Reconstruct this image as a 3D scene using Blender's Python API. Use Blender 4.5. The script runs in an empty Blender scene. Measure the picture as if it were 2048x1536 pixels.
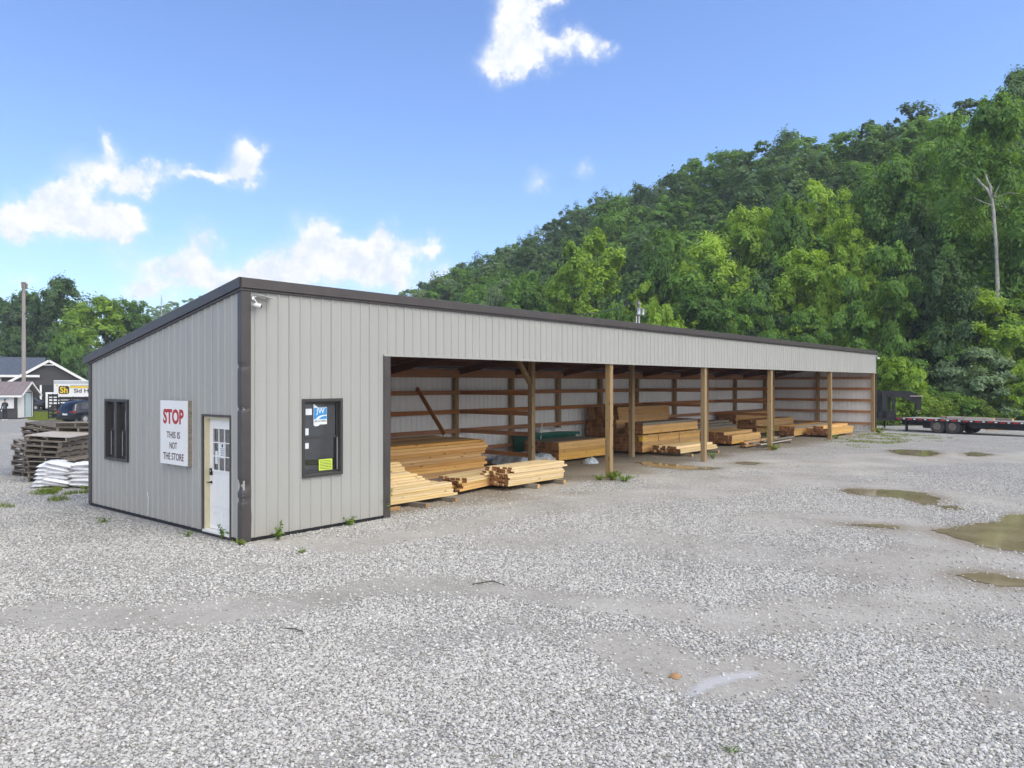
import bpy, math, random
import numpy as np
from mathutils import Vector, Matrix
R = math.radians
rng = np.random.default_rng(7)
random.seed(7)
S = bpy.context.scene
COL = S.collection

# ------------------------------------------------------------------ camera
CAMP = Vector((-6.988, -11.874, 2.718)); YAW = 0.6997; FPX = 1529.0
cam_d = bpy.data.cameras.new('camera'); cam = bpy.data.objects.new('camera', cam_d); COL.objects.link(cam)
cam_d.sensor_fit = 'HORIZONTAL'; cam_d.sensor_width = 36.0; cam_d.lens = FPX/2048*36
cam_d.clip_start = 0.05; cam_d.clip_end = 6000
cam.location = CAMP; cam.rotation_euler = (R(90-0.07), 0, YAW-R(90))
S.camera = cam
CD = Vector((math.cos(YAW), math.sin(YAW), 0)); CR = Vector((math.sin(YAW), -math.cos(YAW), 0))

# ------------------------------------------------------------------ light, sky, exposure
SUN_EL, SUN_AZ = R(52), math.atan2(-1.0, 0.22)      # direction from the scene to the sun
sun_d = bpy.data.lights.new('sun', 'SUN'); sun = bpy.data.objects.new('sun', sun_d); COL.objects.link(sun)
sun_d.energy = .7; sun_d.angle = R(16); sun_d.color = (1.0, 0.94, 0.85)
sv = Vector((math.cos(SUN_EL)*math.cos(SUN_AZ), math.cos(SUN_EL)*math.sin(SUN_AZ), math.sin(SUN_EL)))
sun.rotation_euler = sv.to_track_quat('Z', 'Y').to_euler(); sun.location = (0, -20, 40)
S.view_settings.view_transform = 'Standard'; S.view_settings.look = 'None'
S.view_settings.exposure = 0.8; S.view_settings.gamma = 1.0
S.cycles.max_bounces = 9; S.cycles.diffuse_bounces = 6; S.cycles.glossy_bounces = 3
S.cycles.transparent_max_bounces = 12; S.cycles.transmission_bounces = 4
S.cycles.use_denoising = True
S.cycles.sample_clamp_indirect = 6.0
S.cycles.caustics_reflective = False; S.cycles.caustics_refractive = False

W = bpy.data.worlds.new('World'); S.world = W; W.use_nodes = True
wn, wl = W.node_tree.nodes, W.node_tree.links
bg = wn['Background']; bg.inputs['Strength'].default_value = 0.11
def N(nodes, typ, **kw):
    n = nodes.new(typ)
    for k, v in kw.items():
        if k.startswith('i_'):
            key = k[2:]; key = int(key) if key.isdigit() else key
            n.inputs[key].default_value = v
        else: setattr(n, k, v)
    return n
def M_(nodes, links, op, a, b=None, c=None, clamp=False):
    n = nodes.new('ShaderNodeMath'); n.operation = op; n.use_clamp = clamp
    for i, v in enumerate((a, b, c)):
        if v is None: continue
        if isinstance(v, (int, float)): n.inputs[i].default_value = v
        else: links.new(v, n.inputs[i])
    return n.outputs[0]
def build_sky():
    m = lambda *a, **k: M_(wn, wl, *a, **k)
    sky = N(wn, 'ShaderNodeTexSky', sky_type='NISHITA', sun_disc=False)
    sky.sun_elevation = SUN_EL; sky.sun_rotation = math.pi/2 - SUN_AZ
    sky.air_density = 1.0; sky.dust_density = 0.6; sky.ozone_density = 2.2; sky.altitude = 200
    tc = N(wn, 'ShaderNodeTexCoord')
    sep = N(wn, 'ShaderNodeSeparateXYZ'); wl.new(tc.outputs['Generated'], sep.inputs[0])
    az = m('ARCTAN2', sep.outputs[1], sep.outputs[0]); el = m('ARCSINE', sep.outputs[2])
    # cloud coordinates: azimuth / elevation, pushed about by noise so the edges billow
    n1 = N(wn, 'ShaderNodeTexNoise', i_Scale=13.0, i_Detail=9.0, i_Roughness=0.62); wl.new(tc.outputs['Generated'], n1.inputs['Vector'])
    n2 = N(wn, 'ShaderNodeTexNoise', i_Scale=34.0, i_Detail=8.0, i_Roughness=0.6); wl.new(tc.outputs['Generated'], n2.inputs['Vector'])
    s1 = N(wn, 'ShaderNodeSeparateColor'); wl.new(n1.outputs['Color'], s1.inputs[0])
    s2 = N(wn, 'ShaderNodeSeparateColor'); wl.new(n2.outputs['Color'], s2.inputs[0])
    def warp(base, a, b):
        t = m('MULTIPLY_ADD', m('SUBTRACT', a, 0.5), 0.075, base)
        return m('MULTIPLY_ADD', m('SUBTRACT', b, 0.5), 0.034, t)
    azw = warp(az, s1.outputs[0], s2.outputs[0]); elw = warp(el, s1.outputs[1], s2.outputs[1])
    # (azimuth, elevation, half width, half height, density) in radians
    total = None
    for px, py, rx, ry, dens in CLOUDS:
        A = YAW - math.atan((px-1024)/FPX); ee = math.atan((768-py)/FPX*math.cos(YAW-A))
        sx = rx/FPX*math.cos(YAW-A)**2; sy = ry/FPX*math.cos(YAW-A)
        dx = m('DIVIDE', m('SUBTRACT', azw, A), sx); dy = m('DIVIDE', m('SUBTRACT', elw, ee), sy)
        q = m('ADD', m('MULTIPLY', dx, dx), m('MULTIPLY', dy, dy))
        b = m('MULTIPLY', m('POWER', 2.718, m('MULTIPLY', q, -1.1)), dens)
        total = b if total is None else m('ADD', total, b)
    def fbm(off, sc, det):
        v = N(wn, 'ShaderNodeVectorMath', operation='ADD'); wl.new(tc.outputs['Generated'], v.inputs[0]); v.inputs[1].default_value = off
        t = N(wn, 'ShaderNodeTexNoise', i_Scale=sc, i_Detail=det, i_Roughness=.64); wl.new(v.outputs[0], t.inputs['Vector']); return t.outputs['Fac']
    fb = fbm((0, 0, 0), 26.0, 11.0); fu = fbm((-.006, -.010, .016), 26.0, 5.0); fl = fbm((0, 0, 0), 26.0, 5.0)
    dens = m('MULTIPLY', total, m('MULTIPLY_ADD', fb, 2.3, -.12))
    mr = N(wn, 'ShaderNodeMapRange', interpolation_type='SMOOTHSTEP', i_1=0.28, i_2=1.05, i_3=0.0, i_4=1.0); wl.new(dens, mr.inputs[0])
    veil = N(wn, 'ShaderNodeMapRange', interpolation_type='SMOOTHSTEP', i_1=0.08, i_2=0.9, i_3=0.0, i_4=0.45); wl.new(m('MULTIPLY', total, m('MULTIPLY_ADD', fb, 1.2, .4)), veil.inputs[0])
    lit = m('MULTIPLY_ADD', m('SUBTRACT', fl, fu), 4.5, .58, clamp=True)
    # bright cloud mass round the sun, added out of view behind the camera as fill
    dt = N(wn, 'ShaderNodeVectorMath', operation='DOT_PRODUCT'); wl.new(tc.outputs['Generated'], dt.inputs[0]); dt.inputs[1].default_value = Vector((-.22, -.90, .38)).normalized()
    fill_bank = N(wn, 'ShaderNodeMapRange', interpolation_type='SMOOTHSTEP', i_1=.14, i_2=.56, i_3=0.0, i_4=.95)
    wl.new(m('MULTIPLY_ADD', m('SUBTRACT', fb, .5), 1.0, dt.outputs['Value']), fill_bank.inputs[0])
    fac = m('MAXIMUM', mr.outputs[0], veil.outputs[0])
    # clouds: white tops, blue grey undersides, shading put into the colour from noise
    hs = N(wn, 'ShaderNodeHueSaturation', i_Saturation=SKY_SAT, i_Value=SKY_VAL); wl.new(sky.outputs[0], hs.inputs['Color'])
    tint = N(wn, 'ShaderNodeMix', data_type='RGBA', blend_type='MULTIPLY', i_0=1.0); wl.new(hs.outputs[0], tint.inputs[6]); tint.inputs[7].default_value = SKY_TINT
    cl = N(wn, 'ShaderNodeMix', data_type='RGBA'); wl.new(lit, cl.inputs[0])
    cl.inputs[6].default_value = (4.5, 4.85, 5.4, 1); cl.inputs[7].default_value = (5.7, 5.75, 5.85, 1)
    mix = N(wn, 'ShaderNodeMix', data_type='RGBA'); wl.new(fac, mix.inputs[0]); wl.new(tint.outputs[2], mix.inputs[6]); wl.new(cl.outputs[2], mix.inputs[7])
    bk = N(wn, 'ShaderNodeMix', data_type='RGBA'); wl.new(fill_bank.outputs[0], bk.inputs[0]); wl.new(mix.outputs[2], bk.inputs[6]); bk.inputs[7].default_value = (13.0, 13.0, 13.1, 1)
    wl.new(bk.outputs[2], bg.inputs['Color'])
SKY_SAT, SKY_VAL, SKY_TINT = 1.0, 1.0, (.96, 1.07, 1.32, 1)
CLOUDS = [(150,445,120,42,1.1),(55,452,60,34,1.0),(228,448,60,36,1.0),(115,405,42,34,1.0),(215,345,105,40,.85),(222,285,30,28,.9),(285,352,60,28,.8),(135,365,45,20,.6),
          (487,312,48,38,1.1),(470,352,62,20,.9),(390,345,55,16,.7),(412,500,36,42,1.1),(355,545,80,45,1.0),(285,585,70,26,.8),(640,482,52,48,1.1),(700,525,110,50,1.0),
          (560,540,62,42,1.0),(762,472,34,28,.9),(835,492,50,24,.8),(770,545,80,40,.9),(480,562,80,36,.9),(900,560,60,30,.7),(35,560,38,20,.7),(255,520,50,26,.3),
          (1040,70,52,60,1.15),(1000,125,56,32,1.0),(1120,100,72,30,.9),(1190,105,44,26,.8),(1045,8,46,40,1.0),(1115,6,30,18,.7),(1228,78,20,14,.5),(1075,372,36,26,.60),(1170,350,34,28,.60),
          (1500,-420,240,120,.9),(300,-500,300,140,.9),(-700,300,260,110,1.0),(2800,-100,260,90,.9)]
build_sky()

# ------------------------------------------------------------------ helpers
def smooth(a, b, x):
    t = np.clip((x-a)/(b-a), 0, 1); return t*t*(3-2*t)
RIDGE = [(-60,30),(-20,32),(0,31),(20,34),(45,36),(70,36),(95,33),(120,28),(150,22),(180,14),(205,5),(230,0),(400,0)]
def hgt(x, y):
    x = np.asarray(x, float); y = np.asarray(y, float)
    z = -0.4*smooth(15, 55, y)*(1-smooth(30, 60, x)) - 0.3*smooth(38.9, 43, x)
    foot = 61 + 0.22*np.maximum(y, 0); rid = 128 + 0.22*np.maximum(y, 0)
    H = np.interp(y, [a for a, b in RIDGE], [b for a, b in RIDGE])
    return z + (H+.3)*np.clip((x-foot)/(rid-foot), 0, 1)**1.15*(1-0.25*smooth(0, 120, x-rid))
def at(px, depth, z=None):
    p = CAMP + (CD + CR*((px-1024)/FPX))*depth
    return (p.x, p.y, float(hgt(p.x, p.y)) if z is None else z)
def zpx(py, depth): return CAMP.z + (768-py)/FPX*depth

def tag(o, label=None, cat=None, group=None, kind=None):
    if label: o['label'] = label
    if cat: o['category'] = cat
    if group: o['group'] = group
    if kind: o['kind'] = kind
    return o
def thing(name, label, cat, loc=(0,0,0), rz=0, group=None, rot=None):
    o = bpy.data.objects.new(name, None); COL.objects.link(o); o.empty_display_size = 0.2
    o.location = loc; o.rotation_euler = rot if rot else (0, 0, rz)
    return tag(o, label, cat, group)
def link(name, me, parent=None, loc=None, rot=None, scale=None):
    o = bpy.data.objects.new(name, me); COL.objects.link(o)
    if parent: o.parent = parent
    if loc is not None: o.location = loc
    if rot is not None: o.rotation_euler = rot
    if scale is not None: o.scale = scale
    return o
def dup(o, parent=None):
    c = o.copy(); COL.objects.link(c)
    if parent: c.parent = parent
    for ch in list(o.children): dup(ch, c)
    return c

class MB:
    def __init__(s): s.v = []; s.f = []; s.m = []
    def add(s, vs, fs, mi=0):
        b = len(s.v); s.v += [tuple(p) for p in vs]
        for f in fs: s.f.append(tuple(i+b for i in f)); s.m.append(mi)
        return s
    def quad(s, a, b, c, d, mi=0): return s.add([a, b, c, d], [(0,1,2,3)], mi)
    def box(s, x0, x1, y0, y1, z0, z1, mi=0, ends=None):
        vs = [(x0,y0,z0),(x1,y0,z0),(x1,y1,z0),(x0,y1,z0),(x0,y0,z1),(x1,y0,z1),(x1,y1,z1),(x0,y1,z1)]
        fs = [(0,3,2,1),(4,5,6,7),(0,1,5,4),(2,3,7,6)]
        s.add(vs, fs, mi); s.add(vs, [(0,4,7,3),(1,2,6,5)], mi if ends is None else ends); return s
    def bar(s, p, q, w, h, mi=0, up=(0,0,1)):
        p, q = Vector(p), Vector(q); d = (q-p).normalized(); up = Vector(up)
        if abs(d.dot(up)) > .95: up = Vector((1,0,0))
        a = d.cross(up).normalized(); b = a.cross(d).normalized()
        vs = []
        for e in (p, q):
            for sa, sb in ((-1,-1),(1,-1),(1,1),(-1,1)): vs.append(e + a*(sa*w/2) + b*(sb*h/2))
        return s.add(vs, [(3,2,1,0),(4,5,6,7),(0,1,5,4),(1,2,6,5),(2,3,7,6),(3,0,4,7)], mi)
    def tube(s, pts, rad, n=8, mi=0, caps=True):
        pts = [Vector(p) for p in pts]
        if isinstance(rad, (int, float)): rad = [rad]*len(pts)
        vs = []; fs = []; ref = None
        for i, p in enumerate(pts):
            d = (pts[min(i+1, len(pts)-1)] - pts[max(i-1, 0)]).normalized()
            if ref is None: ref = Vector((1,0,0)) if abs(d.x) < .9 else Vector((0,1,0))
            a = d.cross(ref).normalized(); b = d.cross(a).normalized(); ref = b.cross(d)*1.0
            ref = a.cross(d).normalized() if ref.length < 1e-6 else ref
            for k in range(n):
                t = 2*math.pi*k/n; vs.append(p + a*(math.cos(t)*rad[i]) + b*(math.sin(t)*rad[i]))
        for i in range(len(pts)-1):
            for k in range(n): fs.append((i*n+k, i*n+(k+1)%n, (i+1)*n+(k+1)%n, (i+1)*n+k))
        if caps: fs.append(tuple(range(n-1, -1, -1))); fs.append(tuple((len(pts)-1)*n+k for k in range(n)))
        return s.add(vs, fs, mi)
    def prism(s, poly, axis, a, b, mi=0, side=None):
        # poly in the two other axes, extruded along axis from a to b
        def P(u, v, w): return {'x': (w,u,v), 'y': (u,w,v), 'z': (u,v,w)}[axis]
        n = len(poly); vs = [P(u,v,a) for u,v in poly] + [P(u,v,b) for u,v in poly]
        s.add(vs, [tuple(range(n-1,-1,-1)), tuple(range(n,2*n))], mi)
        return s.add(vs, [(i,(i+1)%n,n+(i+1)%n,n+i) for i in range(n)], mi if side is None else side)
    def text(s, string, size, mat4, mi=0, bold=0.0, align='CENTER', sx=1.0, depth=0.002, shear=0.0):
        cu = bpy.data.curves.new('lettering', 'FONT'); cu.body = string; cu.size = size; cu.align_x = align; cu.align_y = 'CENTER'
        cu.offset = bold; cu.extrude = depth; cu.shear = shear; cu.resolution_u = 3
        o = bpy.data.objects.new('lettering', cu); COL.objects.link(o)
        dg = bpy.context.evaluated_depsgraph_get(); me = bpy.data.meshes.new_from_object(o.evaluated_get(dg))
        vs = [mat4 @ Vector((v.co.x*sx, v.co.y, v.co.z)) for v in me.vertices]
        s.add(vs, [tuple(p.vertices) for p in me.polygons], mi)
        bpy.data.objects.remove(o); bpy.data.curves.remove(cu); bpy.data.meshes.remove(me); return s
    def mesh(s, name, mats, bevel=0, smooth_=False):
        me = bpy.data.meshes.new(name); me.from_pydata(s.v, [], s.f)
        for m in (mats if isinstance(mats, (list, tuple)) else [mats]): me.materials.append(m)
        me.polygons.foreach_set('material_index', s.m)
        if smooth_: me.polygons.foreach_set('use_smooth', [True]*len(s.f))
        me.validate(); me.update(); return me
    def build(s, name, mats, parent=None, bevel=0, smooth_=False, loc=None, rot=None):
        o = link(name, s.mesh(name, mats, 0, smooth_), parent, loc, rot)
        if bevel:
            b = o.modifiers.new('bevel', 'BEVEL'); b.width = bevel; b.segments = 2; b.limit_method = 'ANGLE'; b.angle_limit = R(35)
        return o

# ------------------------------------------------------------------ materials
def newmat(name):
    m = bpy.data.materials.new(name); m.use_nodes = True
    nt = m.node_tree; return m, nt.nodes, nt.links, nt.nodes['Principled BSDF']
def ramp(nodes, links, fac, stops):
    r = nodes.new('ShaderNodeValToRGB'); links.new(fac, r.inputs[0]); e = r.color_ramp.elements
    while len(e) < len(stops): e.new(0.5)
    for k, (p, c) in enumerate(stops): e[k].position = p; e[k].color = (c[0], c[1], c[2], 1)
    return r.outputs[0]
def simple(name, col, rough=.6, metal=0.0, var=.12, scale=6.0, stretch=(1,1,1), bump=0.0, rand=0.0, spec=.5, dirt=0.0):
    m, n, l, p = newmat(name)
    tc = N(n, 'ShaderNodeTexCoord'); mp = N(n, 'ShaderNodeMapping'); l.new(tc.outputs['Object'], mp.inputs[0]); mp.inputs['Scale'].default_value = stretch
    oi = N(n, 'ShaderNodeObjectInfo'); ad = N(n, 'ShaderNodeVectorMath', operation='MULTIPLY_ADD'); l.new(mp.outputs[0], ad.inputs[0])
    ad.inputs[1].default_value = (1,1,1); sc = N(n, 'ShaderNodeVectorMath', operation='SCALE'); sc.inputs[0].default_value = (37.1, 11.3, 23.7); l.new(oi.outputs['Random'], sc.inputs['Scale']); l.new(sc.outputs[0], ad.inputs[2])
    nz = N(n, 'ShaderNodeTexNoise', i_Scale=scale, i_Detail=6.0, i_Roughness=.6); l.new(ad.outputs[0], nz.inputs['Vector'])
    c0 = [min(1, c*(1-var*1.6)) for c in col]; c1 = [min(1, c*(1+var*1.6)) for c in col]
    out = ramp(n, l, nz.outputs['Fac'], [(.25, c0), (.75, c1)])
    if rand:
        hv = N(n, 'ShaderNodeHueSaturation'); l.new(out, hv.inputs['Color'])
        l.new(M_(n, l, 'MULTIPLY_ADD', oi.outputs['Random'], 2*rand, 1-rand), hv.inputs['Value']); out = hv.outputs[0]
    if dirt:
        n2 = N(n, 'ShaderNodeTexNoise', i_Scale=1.3, i_Detail=8.0, i_Roughness=.7); l.new(ad.outputs[0], n2.inputs['Vector'])
        f = N(n, 'ShaderNodeMapRange', i_1=.5, i_2=.8, i_3=0.0, i_4=dirt); l.new(n2.outputs['Fac'], f.inputs[0])
        mx = N(n, 'ShaderNodeMix', data_type='RGBA'); l.new(f.outputs[0], mx.inputs[0]); l.new(out, mx.inputs[6]); mx.inputs[7].default_value = (.16,.135,.1,1); out = mx.outputs[2]
    l.new(out, p.inputs['Base Color']); p.inputs['Roughness'].default_value = rough; p.inputs['Metallic'].default_value = metal
    p.inputs['Specular IOR Level'].default_value = spec
    if bump:
        b = N(n, 'ShaderNodeBump', i_Strength=bump, i_Distance=.01); l.new(nz.outputs['Fac'], b.inputs['Height']); l.new(b.outputs[0], p.inputs['Normal'])
    return m
def wood(name, light, dark, rand=.12, grain=1.0, rough=.75, knots=True):
    m, n, l, p = newmat(name)
    tc = N(n, 'ShaderNodeTexCoord'); oi = N(n, 'ShaderNodeObjectInfo')
    sc = N(n, 'ShaderNodeVectorMath', operation='SCALE'); sc.inputs[0].default_value = (37.1, 11.3, 23.7); l.new(oi.outputs['Random'], sc.inputs['Scale'])
    ad = N(n, 'ShaderNodeVectorMath', operation='ADD'); l.new(tc.outputs['Object'], ad.inputs[0]); l.new(sc.outputs[0], ad.inputs[1])
    mp = N(n, 'ShaderNodeMapping'); l.new(ad.outputs[0], mp.inputs[0]); mp.inputs['Scale'].default_value = (.6, 14, 14)
    nz = N(n, 'ShaderNodeTexNoise', i_Scale=2.2*grain, i_Detail=7.0, i_Roughness=.62); l.new(mp.outputs[0], nz.inputs['Vector'])
    out = ramp(n, l, nz.outputs['Fac'], [(.28, dark), (.5, [(a*.7+b*.3) for a, b in zip(light, dark)]), (.72, light)])
    if knots:
        m2 = N(n, 'ShaderNodeMapping'); l.new(ad.outputs[0], m2.inputs[0]); m2.inputs['Scale'].default_value = (2.2, 7, 7)
        v = N(n, 'ShaderNodeTexVoronoi', i_Scale=1.0); l.new(m2.outputs[0], v.inputs['Vector'])
        f = N(n, 'ShaderNodeMapRange', i_1=.10, i_2=.17, i_3=.75, i_4=0.0); l.new(v.outputs['Distance'], f.inputs[0])
        mx = N(n, 'ShaderNodeMix', data_type='RGBA'); l.new(f.outputs[0], mx.inputs[0]); l.new(out, mx.inputs[6]); mx.inputs[7].default_value = (dark[0]*.45, dark[1]*.38, dark[2]*.35, 1); out = mx.outputs[2]
    hv = N(n, 'ShaderNodeHueSaturation'); l.new(out, hv.inputs['Color'])
    l.new(M_(n, l, 'MULTIPLY_ADD', oi.outputs['Random'], 2*rand, 1-rand), hv.inputs['Value'])
    r2 = M_(n, l, 'FRACT', M_(n, l, 'MULTIPLY', oi.outputs['Random'], 17.3)); l.new(M_(n, l, 'MULTIPLY_ADD', r2, .22, .86), hv.inputs['Saturation'])
    l.new(hv.outputs[0], p.inputs['Base Color']); p.inputs['Roughness'].default_value = rough; p.inputs['Specular IOR Level'].default_value = .25
    b = N(n, 'ShaderNodeBump', i_Strength=.25, i_Distance=.006); l.new(nz.outputs['Fac'], b.inputs['Height']); l.new(b.outputs[0], p.inputs['Normal'])
    return m
def leafmat(name, dark, light, trans=.35):
    m, n, l, p = newmat(name)
    at_ = N(n, 'ShaderNodeAttribute', attribute_name='tint'); oi = N(n, 'ShaderNodeObjectInfo')
    f = M_(n, l, 'MULTIPLY_ADD', M_(n, l, 'SUBTRACT', oi.outputs['Random'], .5), .3, at_.outputs['Fac'], clamp=True)
    c = ramp(n, l, f, [(0.0, dark), (.55, [(a+b)/2 for a, b in zip(dark, light)]), (1.0, light)])
    l.new(c, p.inputs['Base Color']); p.inputs['Roughness'].default_value = .55; p.inputs['Specular IOR Level'].default_value = .3
    t = N(n, 'ShaderNodeBsdfTranslucent'); mx2 = N(n, 'ShaderNodeMix', data_type='RGBA', blend_type='MULTIPLY', i_0=1.0); l.new(c, mx2.inputs[6]); mx2.inputs[7].default_value = (1.5, 1.35, .5, 1); l.new(mx2.outputs[2], t.inputs[0])
    mx = N(n, 'ShaderNodeMixShader', i_0=trans); l.new(p.outputs[0], mx.inputs[1]); l.new(t.outputs[0], mx.inputs[2]); l.new(mx.outputs[0], n['Material Output'].inputs[0])
    return m
def glassmat(name, tint=(.55,.6,.6), refl=1.0):
    m, n, l, p = newmat(name); n.remove(p)
    tr = N(n, 'ShaderNodeBsdfTransparent'); tr.inputs[0].default_value = (*tint, 1); gl = N(n, 'ShaderNodeBsdfGlossy', i_Roughness=.015); gl.inputs[0].default_value = (.95,.97,1,1)
    fr = N(n, 'ShaderNodeFresnel', i_IOR=1.65); mx = N(n, 'ShaderNodeMixShader'); l.new(M_(n, l, 'MULTIPLY', fr.outputs[0], refl, clamp=True), mx.inputs[0]); l.new(tr.outputs[0], mx.inputs[1]); l.new(gl.outputs[0], mx.inputs[2])
    l.new(mx.outputs[0], n['Material Output'].inputs[0]); return m
def panelmat(name, col, axis, streak=.05, rough=.5):
    # painted rib sheet: faint vertical weather streaks, dusty foot, sparse scuffs
    m, n, l, p = newmat(name); tc = N(n, 'ShaderNodeTexCoord')
    mp = N(n, 'ShaderNodeMapping'); l.new(tc.outputs['Object'], mp.inputs[0]); mp.inputs['Scale'].default_value = (5, 5, .22)
    nz = N(n, 'ShaderNodeTexNoise', i_Scale=1.6, i_Detail=7.0, i_Roughness=.65); l.new(mp.outputs[0], nz.inputs['Vector'])
    big = N(n, 'ShaderNodeTexNoise', i_Scale=.5, i_Detail=4.0); l.new(tc.outputs['Object'], big.inputs['Vector'])
    f = M_(n, l, 'ADD', M_(n, l, 'MULTIPLY', nz.outputs['Fac'], .6), M_(n, l, 'MULTIPLY', big.outputs['Fac'], .4))
    c = ramp(n, l, f, [(.3, [x*(1-streak*1.5) for x in col]), (.7, [min(1, x*(1+streak)) for x in col])])
    sp = N(n, 'ShaderNodeSeparateXYZ'); l.new(tc.outputs['Object'], sp.inputs[0])
    dz = M_(n, l, 'MULTIPLY_ADD', nz.outputs['Fac'], .9, sp.outputs[2])
    df = N(n, 'ShaderNodeMapRange', interpolation_type='SMOOTHSTEP', i_1=.35, i_2=1.15, i_3=.42, i_4=0.0); l.new(dz, df.inputs[0])
    mx = N(n, 'ShaderNodeMix', data_type='RGBA'); l.new(df.outputs[0], mx.inputs[0]); l.new(c, mx.inputs[6]); mx.inputs[7].default_value = (.36,.335,.29,1)
    sc = N(n, 'ShaderNodeTexNoise', i_Scale=9.0, i_Detail=6.0, i_Roughness=.8); l.new(tc.outputs['Object'], sc.inputs['Vector'])
    sf = N(n, 'ShaderNodeMapRange', i_1=.7, i_2=.76, i_3=0.0, i_4=.35); l.new(sc.outputs['Fac'], sf.inputs[0])
    m3 = N(n, 'ShaderNodeMix', data_type='RGBA'); l.new(sf.outputs[0], m3.inputs[0]); l.new(mx.outputs[2], m3.inputs[6]); m3.inputs[7].default_value = (col[0]*.7, col[1]*.68, col[2]*.64, 1)
    # screw rows beside the ribs and a fine lap seam at every fourth rib
    u = sp.outputs[0 if axis == 'x' else 1]; ph = .02 if axis == 'x' else .1; mm = lambda *a, **k: M_(n, l, *a, **k)
    def near(v, per, off): return mm('MULTIPLY', mm('ABSOLUTE', mm('SUBTRACT', mm('FRACT', mm('DIVIDE', mm('ADD', v, 100*per-off+per/2), per)), .5)), per)
    du = near(u, .2286, ph+.045); dv = near(sp.outputs[2], .61, .30); dd = mm('SQRT', mm('ADD', mm('MULTIPLY', du, du), mm('MULTIPLY', dv, dv)))
    k1 = mm('LESS_THAN', dd, .0075); k2 = mm('MULTIPLY', mm('LESS_THAN', near(u, .9144, ph-.027), .0035), .5)
    m4 = N(n, 'ShaderNodeMix', data_type='RGBA'); l.new(mm('MAXIMUM', mm('MULTIPLY', k1, .4), k2), m4.inputs[0]); l.new(m3.outputs[2], m4.inputs[6]); m4.inputs[7].default_value = (.11,.105,.10,1)
    l.new(m4.outputs[2], p.inputs['Base Color']); p.inputs['Roughness'].default_value = rough; p.inputs['Specular IOR Level'].default_value = .4
    return m
MAT = {}
MAT['panel'] = panelmat('tan_panel', (.365,.365,.346), 'x')
MAT['panel_end'] = panelmat('tan_panel_end', (.365,.365,.346), 'y')
MAT['panel_in'] = panelmat('white_panel', (.84,.84,.84), 'x')
MAT['trim'] = simple('brown_trim', (.060,.052,.052), .42, var=.1, scale=3, dirt=.12)
MAT['bare'] = simple('scraped_metal', (.5,.5,.52), .35, .6)
MAT['black'] = simple('black_metal', (.014,.015,.018), .5, var=.2, scale=9, dirt=.03, spec=.3)
MAT['frame'] = simple('bronze_frame', (.045,.042,.042), .4, var=.06)
MAT['white'] = simple('white_paint', (.78,.78,.77), .4, var=.03, scale=2, dirt=.05)
MAT['cream'] = simple('cream_jamb', (.62,.55,.38), .5, var=.06)
MAT['glass'] = glassmat('glass', (.42,.45,.45), 3.0)
MAT['red'] = simple('red_paint', (.42,.018,.022), .5, var=.04)
MAT['ink'] = simple('dark_lettering', (.075,.022,.022), .5, var=.05)
MAT['inkblack'] = simple('black_lettering', (.01,.01,.012), .5, var=.05)
MAT['blue'] = simple('blue_sticker', (.03,.25,.58), .5, var=.03)
MAT['lime'] = simple('lime_paper', (.62,.78,.10), .5, var=.03)
MAT['paper'] = simple('paper', (.72,.76,.78), .6, var=.04)
MAT['yellow'] = simple('yellow_paint', (.75,.52,.02), .5, var=.04)
MAT['post'] = wood('treated_post', (.36,.25,.125), (.20,.125,.055), .06, .8)
MAT['girt'] = wood('reddish_girt', (.46,.21,.09), (.24,.10,.045), .06, .8, knots=False)
MAT['rafter'] = wood('dark_rafter', (.17,.075,.045), (.09,.04,.026), .06, .8, knots=False)
MAT['pale'] = wood('pale_pine', (.78,.60,.33), (.60,.41,.17), .12)
MAT['gold'] = wood('golden_pine', (.68,.42,.15), (.48,.26,.075), .17)
MAT['brown'] = wood('weathered_pine', (.56,.33,.13), (.36,.19,.065), .20)
MAT['grey'] = wood('grey_timber', (.27,.235,.19), (.14,.12,.10), .15)
MAT['endg'] = simple('end_grain', (.27,.125,.055), .85, var=.3, scale=30, rand=.35)
MAT['endp'] = simple('pale_end_grain', (.42,.26,.11), .85, var=.3, scale=30, rand=.3)
MAT['pallet'] = wood('pallet_wood', (.24,.205,.165), (.09,.075,.06), .40)
MAT['palletl'] = wood('pale_plank', (.50,.44,.37), (.34,.29,.24), .08)
MAT['sack'] = simple('white_sack', (.72,.72,.73), .38, var=.07, scale=5, bump=.5, rand=.08, dirt=.18)
MAT['green'] = simple('green_bin', (.018,.115,.085), .4, var=.2, scale=2, dirt=.2)
MAT['plastic'] = simple('clear_wrap', (.44,.49,.53), .22, var=.2, scale=7, bump=.8)
MAT['tyre'] = simple('tyre_rubber', (.045,.044,.042), .85, var=.3, scale=7, dirt=.6)
MAT['rim'] = simple('steel_rim', (.20,.165,.14), .5, .3, var=.25, scale=9, dirt=.3)
MAT['carpaint'] = simple('dark_navy_paint', (.010,.013,.024), .14, .25, var=.1, spec=.6)
MAT['carblack'] = simple('black_paint', (.012,.012,.013), .18, .1, var=.1)
MAT['carglass'] = simple('tinted_glass', (.012,.014,.016), .06, 0, var=.05, spec=.8)
MAT['lamp'] = simple('tail_lamp', (.30,.02,.02), .2, var=.05)
MAT['pole'] = wood('grey_pole', (.36,.33,.31), (.24,.215,.20), .03, .5, knots=False)
MAT['wire'] = simple('wire', (.03,.03,.03), .6)
MAT['siding'] = simple('dark_siding', (.050,.045,.050), .6, var=.12, scale=2, stretch=(8,8,.4))
MAT['shingle'] = simple('slate_shingle', (.060,.075,.105), .8, var=.3, scale=5)
MAT['mroof'] = simple('mauve_metal_roof', (.20,.165,.165), .45, var=.08, scale=2)
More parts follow.
